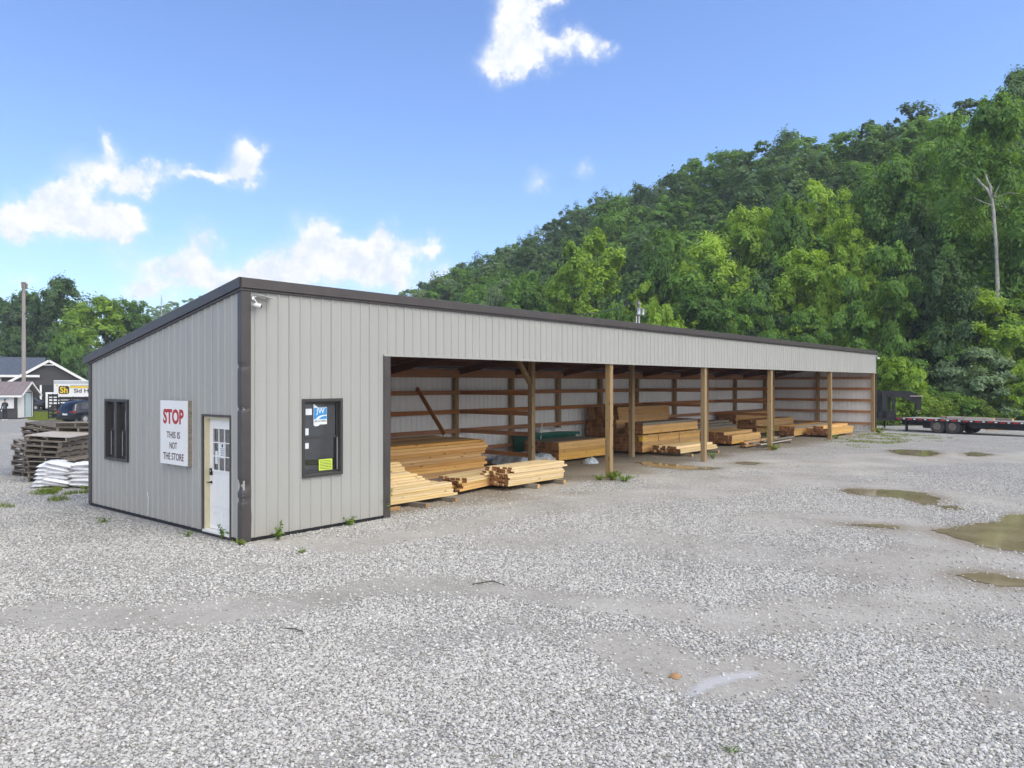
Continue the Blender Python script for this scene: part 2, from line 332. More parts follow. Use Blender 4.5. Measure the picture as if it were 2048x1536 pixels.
MAT['ltblue'] = simple('pale_panel', (.50,.60,.66), .4, var=.05)
MAT['alu'] = simple('aluminium', (.50,.52,.56), .35, .5, var=.08)
MAT['deck'] = wood('trailer_deck', (.33,.31,.29), (.20,.185,.17), .1)
MAT['bark'] = simple('bark', (.062,.052,.042), .9, var=.35, scale=5, stretch=(3,3,.6), bump=.6)
MAT['palebark'] = simple('pale_bark', (.36,.345,.31), .85, var=.35, scale=4, stretch=(2,2,.8), bump=.5)
L_DARK = leafmat('leaf_dark', (.034,.078,.036), (.155,.265,.088), .42)
L_MID = leafmat('leaf_mid', (.048,.120,.026), (.235,.415,.072), .45)
L_YG = leafmat('leaf_yellow_green', (.11,.225,.022), (.42,.60,.078), .42)
L_GREY = leafmat('leaf_grey_green', (.09,.15,.075), (.27,.38,.20), .42)
L_WEED = leafmat('leaf_weed', (.07,.14,.015), (.24,.36,.05), .4)
L_GRASS = leafmat('leaf_grass', (.09,.15,.015), (.30,.36,.07), .4)
# ------------------------------------------------------------------ ground
def gp(px, py, z=0.0):
    v = CD + CR*((px-1024)/FPX) + Vector((0,0,-(py-768)/FPX)); p = CAMP + v*((z-CAMP.z)/v.z); return (p.x, p.y)
# compacted bare patches and tracks of the yard: (pixel polyline on the ground) -> world, half width in metres, strength
def wl_(*pts): return [gp(*p) for p in pts]
BARE = [(wl_((60,1225),(300,1240),(560,1215),(800,1165),(1100,1195),(1330,1225)), .55, .80),
        (wl_((560,1085),(700,1095),(900,1060),(1100,1010),(1300,985)), .6, .75),
        (wl_((1240,1290),(1330,1345),(1440,1370),(1540,1350)), .45, 1.0),
        (wl_((1500,1240),(1750,1215),(2000,1200),(2200,1190)), .7, .85),
        (wl_((1750,1140),(1900,1110),(2100,1180)), 1.2, .8),
        (wl_((1560,1040),(1800,1050),(1900,1090)), 1.0, .8),
        (wl_((1350,960),(1600,960),(1800,985),(2100,1020)), 1.5, .75),
        (wl_((1500,930),(1750,920),(2100,915)), 2.2, .6),
        (wl_((1000,1085),(1250,1075),(1480,1110)), 1.0, .62), (wl_((760,1290),(1050,1265),(1240,1280)), .45, .55), (wl_((1050,1010),(1350,985),(1750,935)), 1.6, .68),
        (wl_((1560,1210),(1850,1260),(2150,1300)), .55, .62), (wl_((1900,1150),(2150,1130)), 1.0, .7), (wl_((300,1130),(620,1140)), .35, .4),
        (wl_((2000,1400),(2150,1420)), .35, .8), (wl_((620,1560),(680,1500)), .3, .5),
        (wl_((-100,880),(60,870),(200,860)), 6, .6), (wl_((-200,1120),(40,1090)), .8, .3)]
def segdist(x, y, a, b):
    ax, ay = a; bx, by = b; dx, dy = bx-ax, by-ay; t = np.clip(((x-ax)*dx+(y-ay)*dy)/(dx*dx+dy*dy+1e-9), 0, 1)
    return np.hypot(x-ax-t*dx, y-ay-t*dy)
def vnoise(x, y, s, seed):
    r = np.random.default_rng(seed); T = r.random((64, 64)); xs, ys = x/s, y/s
    xi, yi = np.floor(xs).astype(int), np.floor(ys).astype(int); fx, fy = xs-xi, ys-yi; fx = fx*fx*(3-2*fx); fy = fy*fy*(3-2*fy)
    g = lambda i, j: T[i % 64, j % 64]
    return (g(xi,yi)*(1-fx)+g(xi+1,yi)*fx)*(1-fy)+(g(xi,yi+1)*(1-fx)+g(xi+1,yi+1)*fx)*fy
def bare(x, y):
    b = np.zeros_like(x)
    wob = (vnoise(x, y, .9, 1)-.5)*.9+(vnoise(x, y, .3, 2)-.5)*.5
    for pts, w, s in BARE:
        d = np.min([segdist(x, y, pts[i], pts[i+1]) for i in range(len(pts)-1)], axis=0)
        b = np.maximum(b, s*(1-smooth(.45, 1.35, d/w + wob*.8)))
    inside = smooth(-.6, .3, y+(vnoise(x, y, .8, 5)-.5)*1.3)*smooth(2.9, 3.2, x)*(1-smooth(37, 40, x))*(1-smooth(6.5, 7, y))*(1-.75*smooth(13, 16, x))
    return np.clip(np.maximum(b, inside), 0, 1)
MAT['ground'], n_, l_, p_ = newmat('yard_ground')
def ground_material():
    n, l, p = n_, l_, p_
    m = lambda *a, **k: M_(n, l, *a, **k)
    tc = N(n, 'ShaderNodeTexCoord'); co = tc.outputs['Object']
    ab = N(n, 'ShaderNodeAttribute', attribute_name='bare'); ag = N(n, 'ShaderNodeAttribute', attribute_name='soil')
    v1 = N(n, 'ShaderNodeTexVoronoi', i_Scale=38.0, i_Randomness=1.0); l.new(co, v1.inputs['Vector'])
    v2 = N(n, 'ShaderNodeTexVoronoi', i_Scale=75.0); l.new(co, v2.inputs['Vector'])
    s1 = N(n, 'ShaderNodeSeparateColor'); l.new(v1.outputs['Color'], s1.inputs[0]); s2 = N(n, 'ShaderNodeSeparateColor'); l.new(v2.outputs['Color'], s2.inputs[0])
    stone = ramp(n, l, s1.outputs[0], [(0, (.21,.20,.18)), (.3, (.325,.315,.295)), (.75, (.43,.418,.395)), (1, (.56,.545,.52))])
    gap = N(n, 'ShaderNodeMapRange', i_1=.40, i_2=.72, i_3=0.0, i_4=.65); l.new(v1.outputs['Distance'], gap.inputs[0])
    st = N(n, 'ShaderNodeMix', data_type='RGBA'); l.new(gap.outputs[0], st.inputs[0]); l.new(stone, st.inputs[6]); st.inputs[7].default_value = (.15,.14,.125,1)
    nz = N(n, 'ShaderNodeTexNoise', i_Scale=.55, i_Detail=9.0, i_Roughness=.65); l.new(co, nz.inputs['Vector'])
    nf = N(n, 'ShaderNodeTexNoise', i_Scale=9.0, i_Detail=8.0, i_Roughness=.7); l.new(co, nf.inputs['Vector'])
    dirt0 = ramp(n, l, m('ADD', m('MULTIPLY', nz.outputs['Fac'], .5), m('MULTIPLY', nf.outputs['Fac'], .5)), [(.34, (.25,.228,.195)), (.5, (.335,.312,.275)), (.66, (.40,.38,.345))])
    # fines: small stones half sunk in the compacted dirt
    ff = N(n, 'ShaderNodeMapRange', i_1=.62, i_2=.7, i_3=0.0, i_4=.85); l.new(s2.outputs[1], ff.inputs[0])
    fd = N(n, 'ShaderNodeMapRange', i_1=.3, i_2=.45, i_3=1.0, i_4=0.0); l.new(v2.outputs['Distance'], fd.inputs[0])
    dm = N(n, 'ShaderNodeMix', data_type='RGBA'); l.new(m('MULTIPLY', ff.outputs[0], fd.outputs[0]), dm.inputs[0]); l.new(dirt0, dm.inputs[6])
    l.new(ramp(n, l, s2.outputs[0], [(0, (.23,.22,.205)), (1, (.50,.49,.475))]), dm.inputs[7])
    mixf = N(n, 'ShaderNodeMapRange', interpolation_type='SMOOTHSTEP', i_1=.28, i_2=.72, i_3=0.0, i_4=1.0)
    big = N(n, 'ShaderNodeTexNoise', i_Scale=.22, i_Detail=6.0, i_Roughness=.6); l.new(co, big.inputs['Vector'])
    l.new(m('ADD', m('MULTIPLY', ab.outputs['Fac'], .78), m('MULTIPLY_ADD', m('SUBTRACT', nf.outputs['Fac'], .5), .55, m('MULTIPLY_ADD', m('SUBTRACT', big.outputs['Fac'], .5), 1.3, .16))), mixf.inputs[0])
    g = N(n, 'ShaderNodeMix', data_type='RGBA'); l.new(mixf.outputs[0], g.inputs[0]); l.new(st.outputs[2], g.inputs[6]); l.new(dm.outputs[2], g.inputs[7])
    # yard-wide tone drift and yellowish moss film here and there
    tone = N(n, 'ShaderNodeHueSaturation'); l.new(g.outputs[2], tone.inputs['Color']); l.new(m('MULTIPLY_ADD', nz.outputs['Fac'], .5, .75), tone.inputs['Value'])
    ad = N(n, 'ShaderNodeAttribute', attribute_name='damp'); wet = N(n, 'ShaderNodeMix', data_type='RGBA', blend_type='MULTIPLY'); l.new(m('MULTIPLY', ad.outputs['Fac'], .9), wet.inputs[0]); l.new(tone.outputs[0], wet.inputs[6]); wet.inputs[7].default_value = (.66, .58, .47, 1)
    soil = ramp(n, l, nf.outputs['Fac'], [(.3, (.035,.032,.02)), (.55, (.05,.06,.022)), (.75, (.075,.095,.03))])
    f2 = N(n, 'ShaderNodeMix', data_type='RGBA'); l.new(ag.outputs['Fac'], f2.inputs[0]); l.new(wet.outputs[2], f2.inputs[6]); l.new(soil, f2.inputs[7])
    l.new(f2.outputs[2], p.inputs['Base Color']); p.inputs['Roughness'].default_value = .9; p.inputs['Specular IOR Level'].default_value = .25
    h = m('MULTIPLY', m('SUBTRACT', 1.0, v1.outputs['Distance']), m('SUBTRACT', 1.0, m('MULTIPLY', mixf.outputs[0], .8)))
    b = N(n, 'ShaderNodeBump', i_Strength=.9, i_Distance=.02); l.new(m('ADD', h, m('MULTIPLY', nf.outputs['Fac'], .3)), b.inputs['Height']); l.new(b.outputs[0], p.inputs['Normal'])
ground_material()
def grid_mesh(name, xs, ys, zf, mats, attrs):
    X, Y = np.meshgrid(xs, ys, indexing='ij'); Z = zf(X, Y); nx, ny = len(xs), len(ys)
    co = np.stack([X, Y, Z], -1).reshape(-1, 3)
    i = np.arange((nx-1)*(ny-1)); a = (i//(ny-1))*ny + i % (ny-1); q = np.stack([a, a+ny, a+ny+1, a+1], 1)
    me = bpy.data.meshes.new(name); me.vertices.add(len(co)); me.vertices.foreach_set('co', co.ravel())
    me.loops.add(q.size); me.loops.foreach_set('vertex_index', q.ravel().astype(np.int32))
    me.polygons.add(len(q)); me.polygons.foreach_set('loop_start', np.arange(0, q.size, 4, dtype=np.int32))
    me.polygons.foreach_set('use_smooth', [True]*len(q))
    for k, v in attrs.items(): me.attributes.new(k, 'FLOAT', 'POINT').data.foreach_set('value', v(X, Y).ravel().astype(np.float32))
    me.materials.append(mats); me.update(calc_edges=True); return me
def soil(x, y):
    foot = 58 + .2*np.maximum(y, 0); w = (vnoise(x, y, 4, 11)-.5)*6
    hill = smooth(-3, 2, x-foot+w)
    far = np.maximum(smooth(68, 84, y+w), smooth(20, 30, -x+w*0-40)) * (1-smooth(200, 230, x))
    back = smooth(11, 14, y+w*.3)*smooth(24, 34, x+w)          # rough grass behind the shed
    return np.clip(np.maximum(np.maximum(hill, far), back), 0, 1)
PUDDLES = [
  ([(1772,903),(1800,901),(1860,903),(1884,909),(1866,914),(1845,915),(1798,911)], 'narrow puddle in front of the flatbed trailer'),
  ([(1928,909),(1948,906),(1990,912),(1960,915),(1935,914)], 'small reddish puddle at the right of the narrow puddle'),
  ([(1680,983),(1700,979),(1755,981),(1800,983),(1850,988),(1883,999),(1880,1012),(1845,1013),(1815,1003),(1790,997),(1745,995),(1700,990)], 'long olive puddle in the middle of the yard'),
  ([(1870,1014),(1900,1013),(1930,1018),(1928,1023),(1895,1022)], 'thin puddle at the tail of the long olive puddle'),
  ([(1690,1051),(1720,1051),(1765,1051),(1800,1055),(1798,1060),(1745,1057)], 'thin puddle between the two big puddles'),
  ([(1858,1062),(1900,1058),(1940,1049),(2000,1044),(1995,1034),(2060,1030),(2160,1030),(2160,1105),(2040,1107),(1960,1095)], 'broad brown puddle reaching out of the picture at the right'),
  ([(1908,1152),(1960,1147),(2000,1150),(2020,1158),(2080,1165),(2080,1178),(1990,1174),(1950,1165)], 'shallow brown puddle nearest the camera'),
  ([(1262,926),(1300,926),(1345,930),(1400,936),(1445,938),(1420,942),(1360,941),(1300,935)], 'brown puddle under the shed front between the posts'),
  ([(1467,928),(1490,925),(1527,928),(1508,932),(1485,931)], 'small puddle behind the third front post')]
def damp(x, y):
    w = (vnoise(x, y, 1.1, 61)-.5)*1.6+(vnoise(x, y, .35, 62)-.5)*.7
    rim = np.zeros_like(x)
    for pix, _ in PUDDLES:
        q = [gp(*c) for c in pix]; rim = np.maximum(rim, 1-smooth(.03, .45, np.min([segdist(x, y, q[i-1], q[i]) for i in range(len(q))], axis=0)+w*.08))
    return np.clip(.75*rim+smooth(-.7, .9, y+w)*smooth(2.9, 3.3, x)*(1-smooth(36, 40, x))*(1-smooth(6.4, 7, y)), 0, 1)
xs = np.concatenate([[-900,-500,-300,-200,-140,-100,-70,-50,-36,-26,-20], np.arange(-16,-9,1), np.arange(-9,14,.16), np.arange(14,46,.4), np.arange(46,200,2.5), [205,220,240,270,320,400,550,800,1300]])
ys = np.concatenate([[-900,-500,-300,-200,-140,-100,-70,-50,-36,-26], np.arange(-22,-13,.8), np.arange(-13,7,.16), np.arange(7,30,.6), np.arange(30,235,2.5), [240,260,300,360,450,600,900,1400]])
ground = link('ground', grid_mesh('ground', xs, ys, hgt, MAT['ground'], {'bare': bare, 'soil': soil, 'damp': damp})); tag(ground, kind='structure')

def in_poly(x, y, P):
    ins = np.zeros(x.shape, bool); j = len(P)-1
    for i in range(len(P)):
        c = ((P[i][1] > y) != (P[j][1] > y)) & (x < (P[j][0]-P[i][0])*(y-P[i][1])/(P[j][1]-P[i][1]+1e-12)+P[i][0]); ins ^= c; j = i
    return ins
def gravel_stones():
    MAT['stone'], n, l, p = newmat('limestone')
    oi = N(n, 'ShaderNodeObjectInfo'); ge = N(n, 'ShaderNodeNewGeometry')
    c = ramp(n, l, oi.outputs['Random'], [(0, (.20,.185,.16)), (.10, (.30,.285,.255)), (.28, (.395,.38,.352)), (.62, (.46,.448,.425)), (.82, (.495,.475,.43)), (1, (.61,.595,.565))])
    tc = N(n, 'ShaderNodeTexCoord'); nz = N(n, 'ShaderNodeTexNoise', i_Scale=60.0, i_Detail=4.0); l.new(tc.outputs['Object'], nz.inputs['Vector'])
    hv = N(n, 'ShaderNodeHueSaturation'); l.new(c, hv.inputs['Color']); l.new(M_(n, l, 'MULTIPLY_ADD', nz.outputs['Fac'], .4, .8), hv.inputs['Value'])
    l.new(hv.outputs[0], p.inputs['Base Color']); p.inputs['Roughness'].default_value = .8; p.inputs['Specular IOR Level'].default_value = .3
    def dens(x, y):
        dx, dy = x-CAMP.x, y-CAMP.y; dep = dx*CD.x+dy*CD.y; lat = dx*CR.x+dy*CR.y
        f = (dep > 4.3)*(np.abs(lat) < dep*.68+.8)*(1-.55*smooth(8, 13, dep))*(1-smooth(14, 27, dep))
        b = bare(x, y); patch = .55+.45*smooth(.35, .6, vnoise(x, y, 1.3, 21)*.6+vnoise(x, y, .45, 22)*.4)
        out = f*patch*(1-.92*smooth(.1, .78, b))
        shed = (x > -.12)*(y > -.05)*(y < 6.5)*((x < 3.2) | (y > 1.2-.4*vnoise(x, y, .5, 8)))
        for pix, _ in PUDDLES: shed = shed | in_poly(x, y, [gp(*q) for q in pix])
        return np.where(shed, 0, out)
    gx, gy = np.arange(-11, 24, .16), np.arange(-19, 14, .16)
    me = grid_mesh('gravel', gx, gy, lambda X, Y: X*0+.004, MAT['stone'], {'dens': dens})
    o = link('gravel', me); tag(o, 'loose pale crushed limestone lying over the yard in front of the shed', 'gravel', kind='stuff')
    ng = bpy.data.node_groups.new('gravel_scatter', 'GeometryNodeTree')
    ng.interface.new_socket('Geometry', in_out='INPUT', socket_type='NodeSocketGeometry'); ng.interface.new_socket('Geometry', in_out='OUTPUT', socket_type='NodeSocketGeometry')
    n, l = ng.nodes, ng.links; gi = n.new('NodeGroupInput'); go = n.new('NodeGroupOutput')
    dp = n.new('GeometryNodeDistributePointsOnFaces'); l.new(gi.outputs[0], dp.inputs['Mesh'])
    na = n.new('GeometryNodeInputNamedAttribute'); na.data_type = 'FLOAT'; na.inputs['Name'].default_value = 'dens'
    mu = n.new('ShaderNodeMath'); mu.operation = 'MULTIPLY'; l.new(na.outputs['Attribute'], mu.inputs[0]); mu.inputs[1].default_value = 2800.0
    l.new(mu.outputs[0], dp.inputs['Density'])
    jo = n.new('GeometryNodeJoinGeometry')
    for k in range(5):
        ic = n.new('GeometryNodeMeshIcoSphere'); ic.inputs['Radius'].default_value = 1.0; ic.inputs['Subdivisions'].default_value = 2
        po = n.new('GeometryNodeInputPosition'); nz = n.new('ShaderNodeTexNoise'); nz.noise_dimensions = '4D'; nz.inputs['Scale'].default_value = .9; nz.inputs['W'].default_value = k*3.7+.4; nz.inputs['Detail'].default_value = 1.5
        l.new(po.outputs[0], nz.inputs['Vector'])
        sb = n.new('ShaderNodeVectorMath'); sb.operation = 'SUBTRACT'; l.new(nz.outputs['Color'], sb.inputs[0]); sb.inputs[1].default_value = (.5,.5,.5)
        sc = n.new('ShaderNodeVectorMath'); sc.operation = 'SCALE'; l.new(sb.outputs[0], sc.inputs[0]); sc.inputs['Scale'].default_value = 1.7
        sp = n.new('GeometryNodeSetPosition'); l.new(ic.outputs['Mesh'], sp.inputs['Geometry']); l.new(sc.outputs[0], sp.inputs['Offset'])
        sm = n.new('GeometryNodeSetMaterial'); sm.inputs['Material'].default_value = MAT['stone']; l.new(sp.outputs[0], sm.inputs['Geometry'])
        g2 = n.new('GeometryNodeGeometryToInstance'); l.new(sm.outputs[0], g2.inputs[0]); l.new(g2.outputs[0], jo.inputs[0])
    ip = n.new('GeometryNodeInstanceOnPoints'); l.new(dp.outputs['Points'], ip.inputs['Points']); l.new(jo.outputs[0], ip.inputs['Instance']); ip.inputs['Pick Instance'].default_value = True
    rr = n.new('FunctionNodeRandomValue'); rr.data_type = 'FLOAT_VECTOR'; rr.inputs[0].default_value = (-.5,-.5,0); rr.inputs[1].default_value = (.5,.5,6.283)
    l.new(rr.outputs[0], ip.inputs['Rotation'])
    rs = n.new('FunctionNodeRandomValue'); rs.data_type = 'FLOAT'; rs.inputs[2].default_value = 0.0; rs.inputs[3].default_value = 1.0; rs.inputs['Seed'].default_value = 5
    pw = n.new('ShaderNodeMath'); pw.operation = 'POWER'; l.new(rs.outputs[1], pw.inputs[0]); pw.inputs[1].default_value = 2.8
    ma = n.new('ShaderNodeMath'); ma.operation = 'MULTIPLY_ADD'; l.new(pw.outputs[0], ma.inputs[0]); ma.inputs[1].default_value = .0115; ma.inputs[2].default_value = .0066
    cv = n.new('ShaderNodeCombineXYZ'); cz = n.new('ShaderNodeMath'); cz.operation = 'MULTIPLY'; l.new(ma.outputs[0], cz.inputs[0]); cz.inputs[1].default_value = .68
    cx = n.new('ShaderNodeMath'); cx.operation = 'MULTIPLY'; l.new(ma.outputs[0], cx.inputs[0]); cx.inputs[1].default_value = 1.3
    l.new(cx.outputs[0], cv.inputs[0]); l.new(ma.outputs[0], cv.inputs[1]); l.new(cz.outputs[0], cv.inputs[2]); l.new(cv.outputs[0], ip.inputs['Scale'])
    l.new(ip.outputs[0], go.inputs[0])
    mod = o.modifiers.new('scatter', 'NODES'); mod.node_group = ng
gravel_stones()

# puddles: irregular sheets of brown rain water lying in the yard
MAT['water'], n, l, p = newmat('rain_water')
tc = N(n, 'ShaderNodeTexCoord'); nz = N(n, 'ShaderNodeTexNoise', i_Scale=1.4, i_Detail=6.0); l.new(tc.outputs['Object'], nz.inputs['Vector'])
l.new(ramp(n, l, nz.outputs['Fac'], [(.3, (.19,.15,.085)), (.7, (.29,.24,.15))]), p.inputs['Base Color']); p.inputs['Roughness'].default_value = .07; p.inputs['IOR'].default_value = 1.33; p.inputs['Specular IOR Level'].default_value = .4
def puddle(pix, label, name='puddle', mat='water', z=.008):
    P = [gp(*q) for q in pix]; n0 = len(P); pts = []
    for i in range(n0):
        a, b = P[i], P[(i+1) % n0]; d = math.hypot(a[0]-b[0], a[1]-b[1]); k = max(4, int(d/.12)); nx, ny = (b[1]-a[1])/(d+1e-6), -(b[0]-a[0])/(d+1e-6)
        for t in range(k):
            f = t/k; j = random.gauss(0, 1)*.03*min(1, d)+.06*d*math.sin(f*math.pi)*(.6+.6*math.sin(i*2.1+f*9))
            pts.append((a[0]+(b[0]-a[0])*f+nx*j, a[1]+(b[1]-a[1])*f+ny*j, z))
    mb = MB(); mb.add(pts, [tuple(range(len(pts)))]); o = mb.build(name, MAT[mat])
    tag(o, label, 'puddle', kind='structure'); return o
for pix_, lab_ in PUDDLES: puddle(pix_, lab_)

# ------------------------------------------------------------------ the shed
L_, D_, HO, HF, HB = 38.5, 6.3, 3.27, 4.40, 3.24
top = lambda y: HF + (HB-HF)*y/D_
shed = thing('lumber_shed', 'long open fronted lumber shed of tan ribbed metal with dark brown trim', 'shed')
def sheet(name, s0, s1, place, topf, holes, mat, z0=.06, phase=0.0, parent=shed):
    pitch = .2286; br = {s0: 0.0, s1: 0.0}; k = math.floor((s0-phase)/pitch)-1
    prof = []
    while phase+k*pitch < s1+pitch:
        c = phase+k*pitch
        for d, o in ((-.026,0),(-.012,.02),(.012,.02),(.026,0)): prof.append((c+d, o))
        k += 1
    px = [a for a, b in prof]; po = [b for a, b in prof]
    for a, b in prof:
        if s0 < a < s1: br[a] = b
    for h in holes:
        for e in h[:2]:
            if s0 < e < s1: br[e] = float(np.interp(e, px, po))
    ss = sorted(br); mb = MB()
    for a, b in zip(ss, ss[1:]):
        mid = (a+b)/2; cuts = sorted([(h[2], h[3]) for h in holes if h[0] < mid < h[1]]); z = z0; iv = []
        for c0, c1 in cuts:
            if c0 > z: iv.append((z, c0, False))
            z = max(z, c1)
        iv.append((z, None, True))
        for za, zb, tp in iv:
            ta, tb = (topf(a), topf(b)) if tp else (zb, zb)
            mb.quad(place(a, br[a], za), place(b, br[b], za), place(b, br[b], tb), place(a, br[a], ta))
    return mb.build(name, mat, parent)
WIN = (1.20, 2.04, 1.02, 2.40); DOOR = (.36, 1.28, .07, 2.12); TWIN = (4.38, 5.42, 1.11, 2.35)
sheet('front_wall', 0, L_, lambda s, o, z: (s, -o, z), lambda s: HF, [WIN, (3.1, 39, -1, HO)], MAT['panel'], phase=.02)
sheet('end_wall', 0, D_, lambda s, o, z: (-o, s, z), top, [DOOR, TWIN], MAT['panel_end'], phase=.1)
sheet('back_wall', 0, L_, lambda s, o, z: (s, D_+o, z), lambda s: HB-.02, [], MAT['panel_in'])
sheet('right_wall', 0, D_, lambda s, o, z: (L_+o, s, z), lambda y: top(y)-.01, [], MAT['panel_in'])
sheet('partition', .05, D_-.05, lambda s, o, z: (3.06+o*.3, s, z), lambda y: top(y)-.02, [], MAT['panel_in'])
# dented corner trim
mb = MB(); nz_ = 90; prof = [(-.028,.105),(-.030,.05),(-.030,-.030),(.06,-.031),(.145,-.029)]
rows = []
for i in range(nz_+1):
    z = .02+(4.33-.02)*i/nz_
    dent = .040*math.exp(-((z-.97)/.085)**2)+.018*math.exp(-((z-.72)/.05)**2)+.016*math.exp(-((z-3.0)/.05)**2)+.02*math.exp(-((z-2.28)/.035)**2)
    wob = .006*math.sin(z*9)*math.exp(-((z-.6)/.5)**2)+.014*math.exp(-((z-.45)/.16)**2)
    row = []
    for k, (x, y) in enumerate(prof):
        w = (.9, .8, 1, .55, 0)[k]; row.append((x+dent*w*.9+(wob if k == 4 else 0), y+dent*w*.8-(dent*.35 if k == 0 else 0), z))
    rows.append(row)
vs = [p for r in rows for p in r]; fs = [(i*5+k, i*5+k+1, (i+1)*5+k+1, (i+1)*5+k) for i in range(nz_) for k in range(4)]
mb.add(vs, fs)
ct = mb.build('corner_trim', MAT['trim'], shed, smooth_=False); tag(ct, 'dark brown front corner trim, dented and scraped low down')
for z, j, a in ((.985, .0, -.01), (.80, .004, .0), (2.29, .006, .005)):
    g = math.exp(-((z-.97)/.085)**2); mb = MB(); mb.bar((-.040+a*.2+.055*g, -.040+.05*g, z+a), (.006+a+.03*g, -.034+.03*g, z+.010+a*.6), .002, .004); mb.build('scrape', MAT['bare'], ct)
mb = MB(); mb.box(-.028, .02, D_-.09, D_+.035, .02, 3.18); mb.build('corner_trim', MAT['trim'], shed)
mb = MB(); mb.box(L_-.01, L_+.04, -.03, .05, .02, 4.33); mb.build('corner_trim', MAT['trim'], shed)
# eave and rake trim, roof
mb = MB(); mb.box(-.055, L_+.06, -.075, -.03, 4.335, 4.51); mb.box(-.05, L_+.05, -.045, .0, 4.29, 4.333); mb.build('eave_trim', MAT['trim'], shed, bevel=.006)
sl = (HB-HF)/D_
mb = MB(); zt = lambda y: 4.51+sl*y
mb.prism([(-.03, zt(-.03)-.175), (D_+.16, zt(D_+.16)-.175), (D_+.16, zt(D_+.16)), (-.03, zt(-.03))], 'x', -.075, -.032)
mb.prism([(-.02, zt(0)-.215), (D_+.04, zt(D_+.04)-.215), (D_+.04, zt(D_+.04)-.18), (-.02, zt(0)-.18)], 'x', -.048, -.005)
mb.build('rake_trim', MAT['trim'], shed)
mb = MB(); mb.prism([(-.03, zt(0)-.175), (D_+.16, zt(D_+.16)-.175), (D_+.16, zt(D_+.16)), (-.03, zt(0))], 'x', L_+.01, L_+.06); mb.build('rake_trim', MAT['trim'], shed)
mb = MB()
mb.prism([(-.029, zt(-.03)-.06), (D_+.14, zt(D_+.14)-.06), (D_+.14, zt(D_+.14)-.012), (-.029, zt(-.03)-.012)], 'x', -.031, L_+.009)
MAT['roofsheet'] = simple('roof_sheet', (.105,.058,.045), .8, var=.15, scale=2, spec=.15)
mb.build('roof', MAT['roofsheet'], shed)
mb = MB(); mb.box(-.06, L_+.06, D_+.165, D_+.26, 3.16, 3.30); mb.build('gutter', MAT['trim'], shed)
for k, y in enumerate(np.arange(.15, 6.2, .605)):
    mb = MB(); mb.box(3.12, L_-.02, y, y+.04, top(y)-.09, top(y)-.004+.02); mb.build('purlin', MAT['rafter'], shed)
for x in [3.3, 5.9, 8.5, 11.5, 14.4, 17.4, 20.4, 23.5, 27.1, 30.9, 34.6, 38.2]:
    mb = MB(); mb.prism([(.06, top(.06)-.36), (D_-.06, top(D_-.06)-.30), (D_-.06, top(D_-.06)-.092), (.06, top(.06)-.092)], 'x', x, x+.04); mb.build('rafter', MAT['rafter'], shed)
mb = MB(); mb.box(3.28, L_-.05, .012, .055, HO+.03, HO+.32); mb.build('front_beam', MAT['girt'], shed)
mb = MB(); mb.box(3.1, L_-.003, -.034, .008, HO-.012, HO+.03); mb.build('opening_trim', MAT['panel'], shed)
mb = MB(); mb.box(3.1, 3.265, -.030, .12, .0, HO-.014); mb.build('jamb_trim', MAT['trim'], shed)
mb = MB(); mb.box(-.018, 3.09, -.018, .04, 0, .058); mb.box(-.018, .04, .042, D_, 0, .058); mb.build('base_trim', MAT['black'], shed)
# posts, rails, header
def post(x, y, z1, w=.15, lab=None):
    mb = MB(); mb.box(0, w, 0, w, 0, z1); me = mb.mesh('post', MAT['post'])
    # lie the grain along the post: build it along local x and stand it up
    mb = MB(); mb.box(0, z1, -w/2, w/2, -w/2, w/2); o = mb.build('post', MAT['post'], shed, bevel=.006); bpy.data.meshes.remove(me)
    o.location = (x, y, 0); o.rotation_euler = (0, -R(90), 0); return o
for x in (11.56, 17.55, 23.5, 30.95, 38.28): post(x, .10, HO+.02, .165)
for x in (11.5, 17.42, 23.5, 30.95): post(x, 2.9, top(2.9)-.1, .165)
for x in (8.5, 11.5, 14.42, 17.3, 20.28, 23.27, 26.85, 30.3, 33.9, 38.2): post(x, 6.17, 2.93, .16)
post(38.37, 3.1, 3.6, .16); post(38.37, 5.9, 3.1, .14)
GZ = (.47, 1.12, 1.76, 2.40)
for z in GZ:
    mb = MB(); mb.box(3.12, 38.1, 6.045, 6.085, z-.07, z+.07); mb.build('girt', MAT['girt'], shed)
for z in GZ+(3.0,):
    mb = MB(); o = MB().box(0, 5.75, -.02, .02, -.07, .07).build('girt', MAT['girt'], shed); o.location = (38.27, .2, z); o.rotation_euler = (0, 0, R(90))
for x in (11.5, 23.42, 30.95):
    for z in GZ:
        o = MB().box(0, 3.05, -.02, .02, -.065, .065).build('partition_rail', MAT['girt'], shed); o.location = (x+.115, 2.98, z); o.rotation_euler = (0, 0, R(90))
MB().box(3.12, 38.2, 5.99, 6.035, 2.90, 3.17).build('header_beam', MAT['girt'], shed)
MB().bar((11.42, 2.9, 2.72), (10.75, 2.9, 3.55), .12, .12).build('brace', MAT['post'], shed)
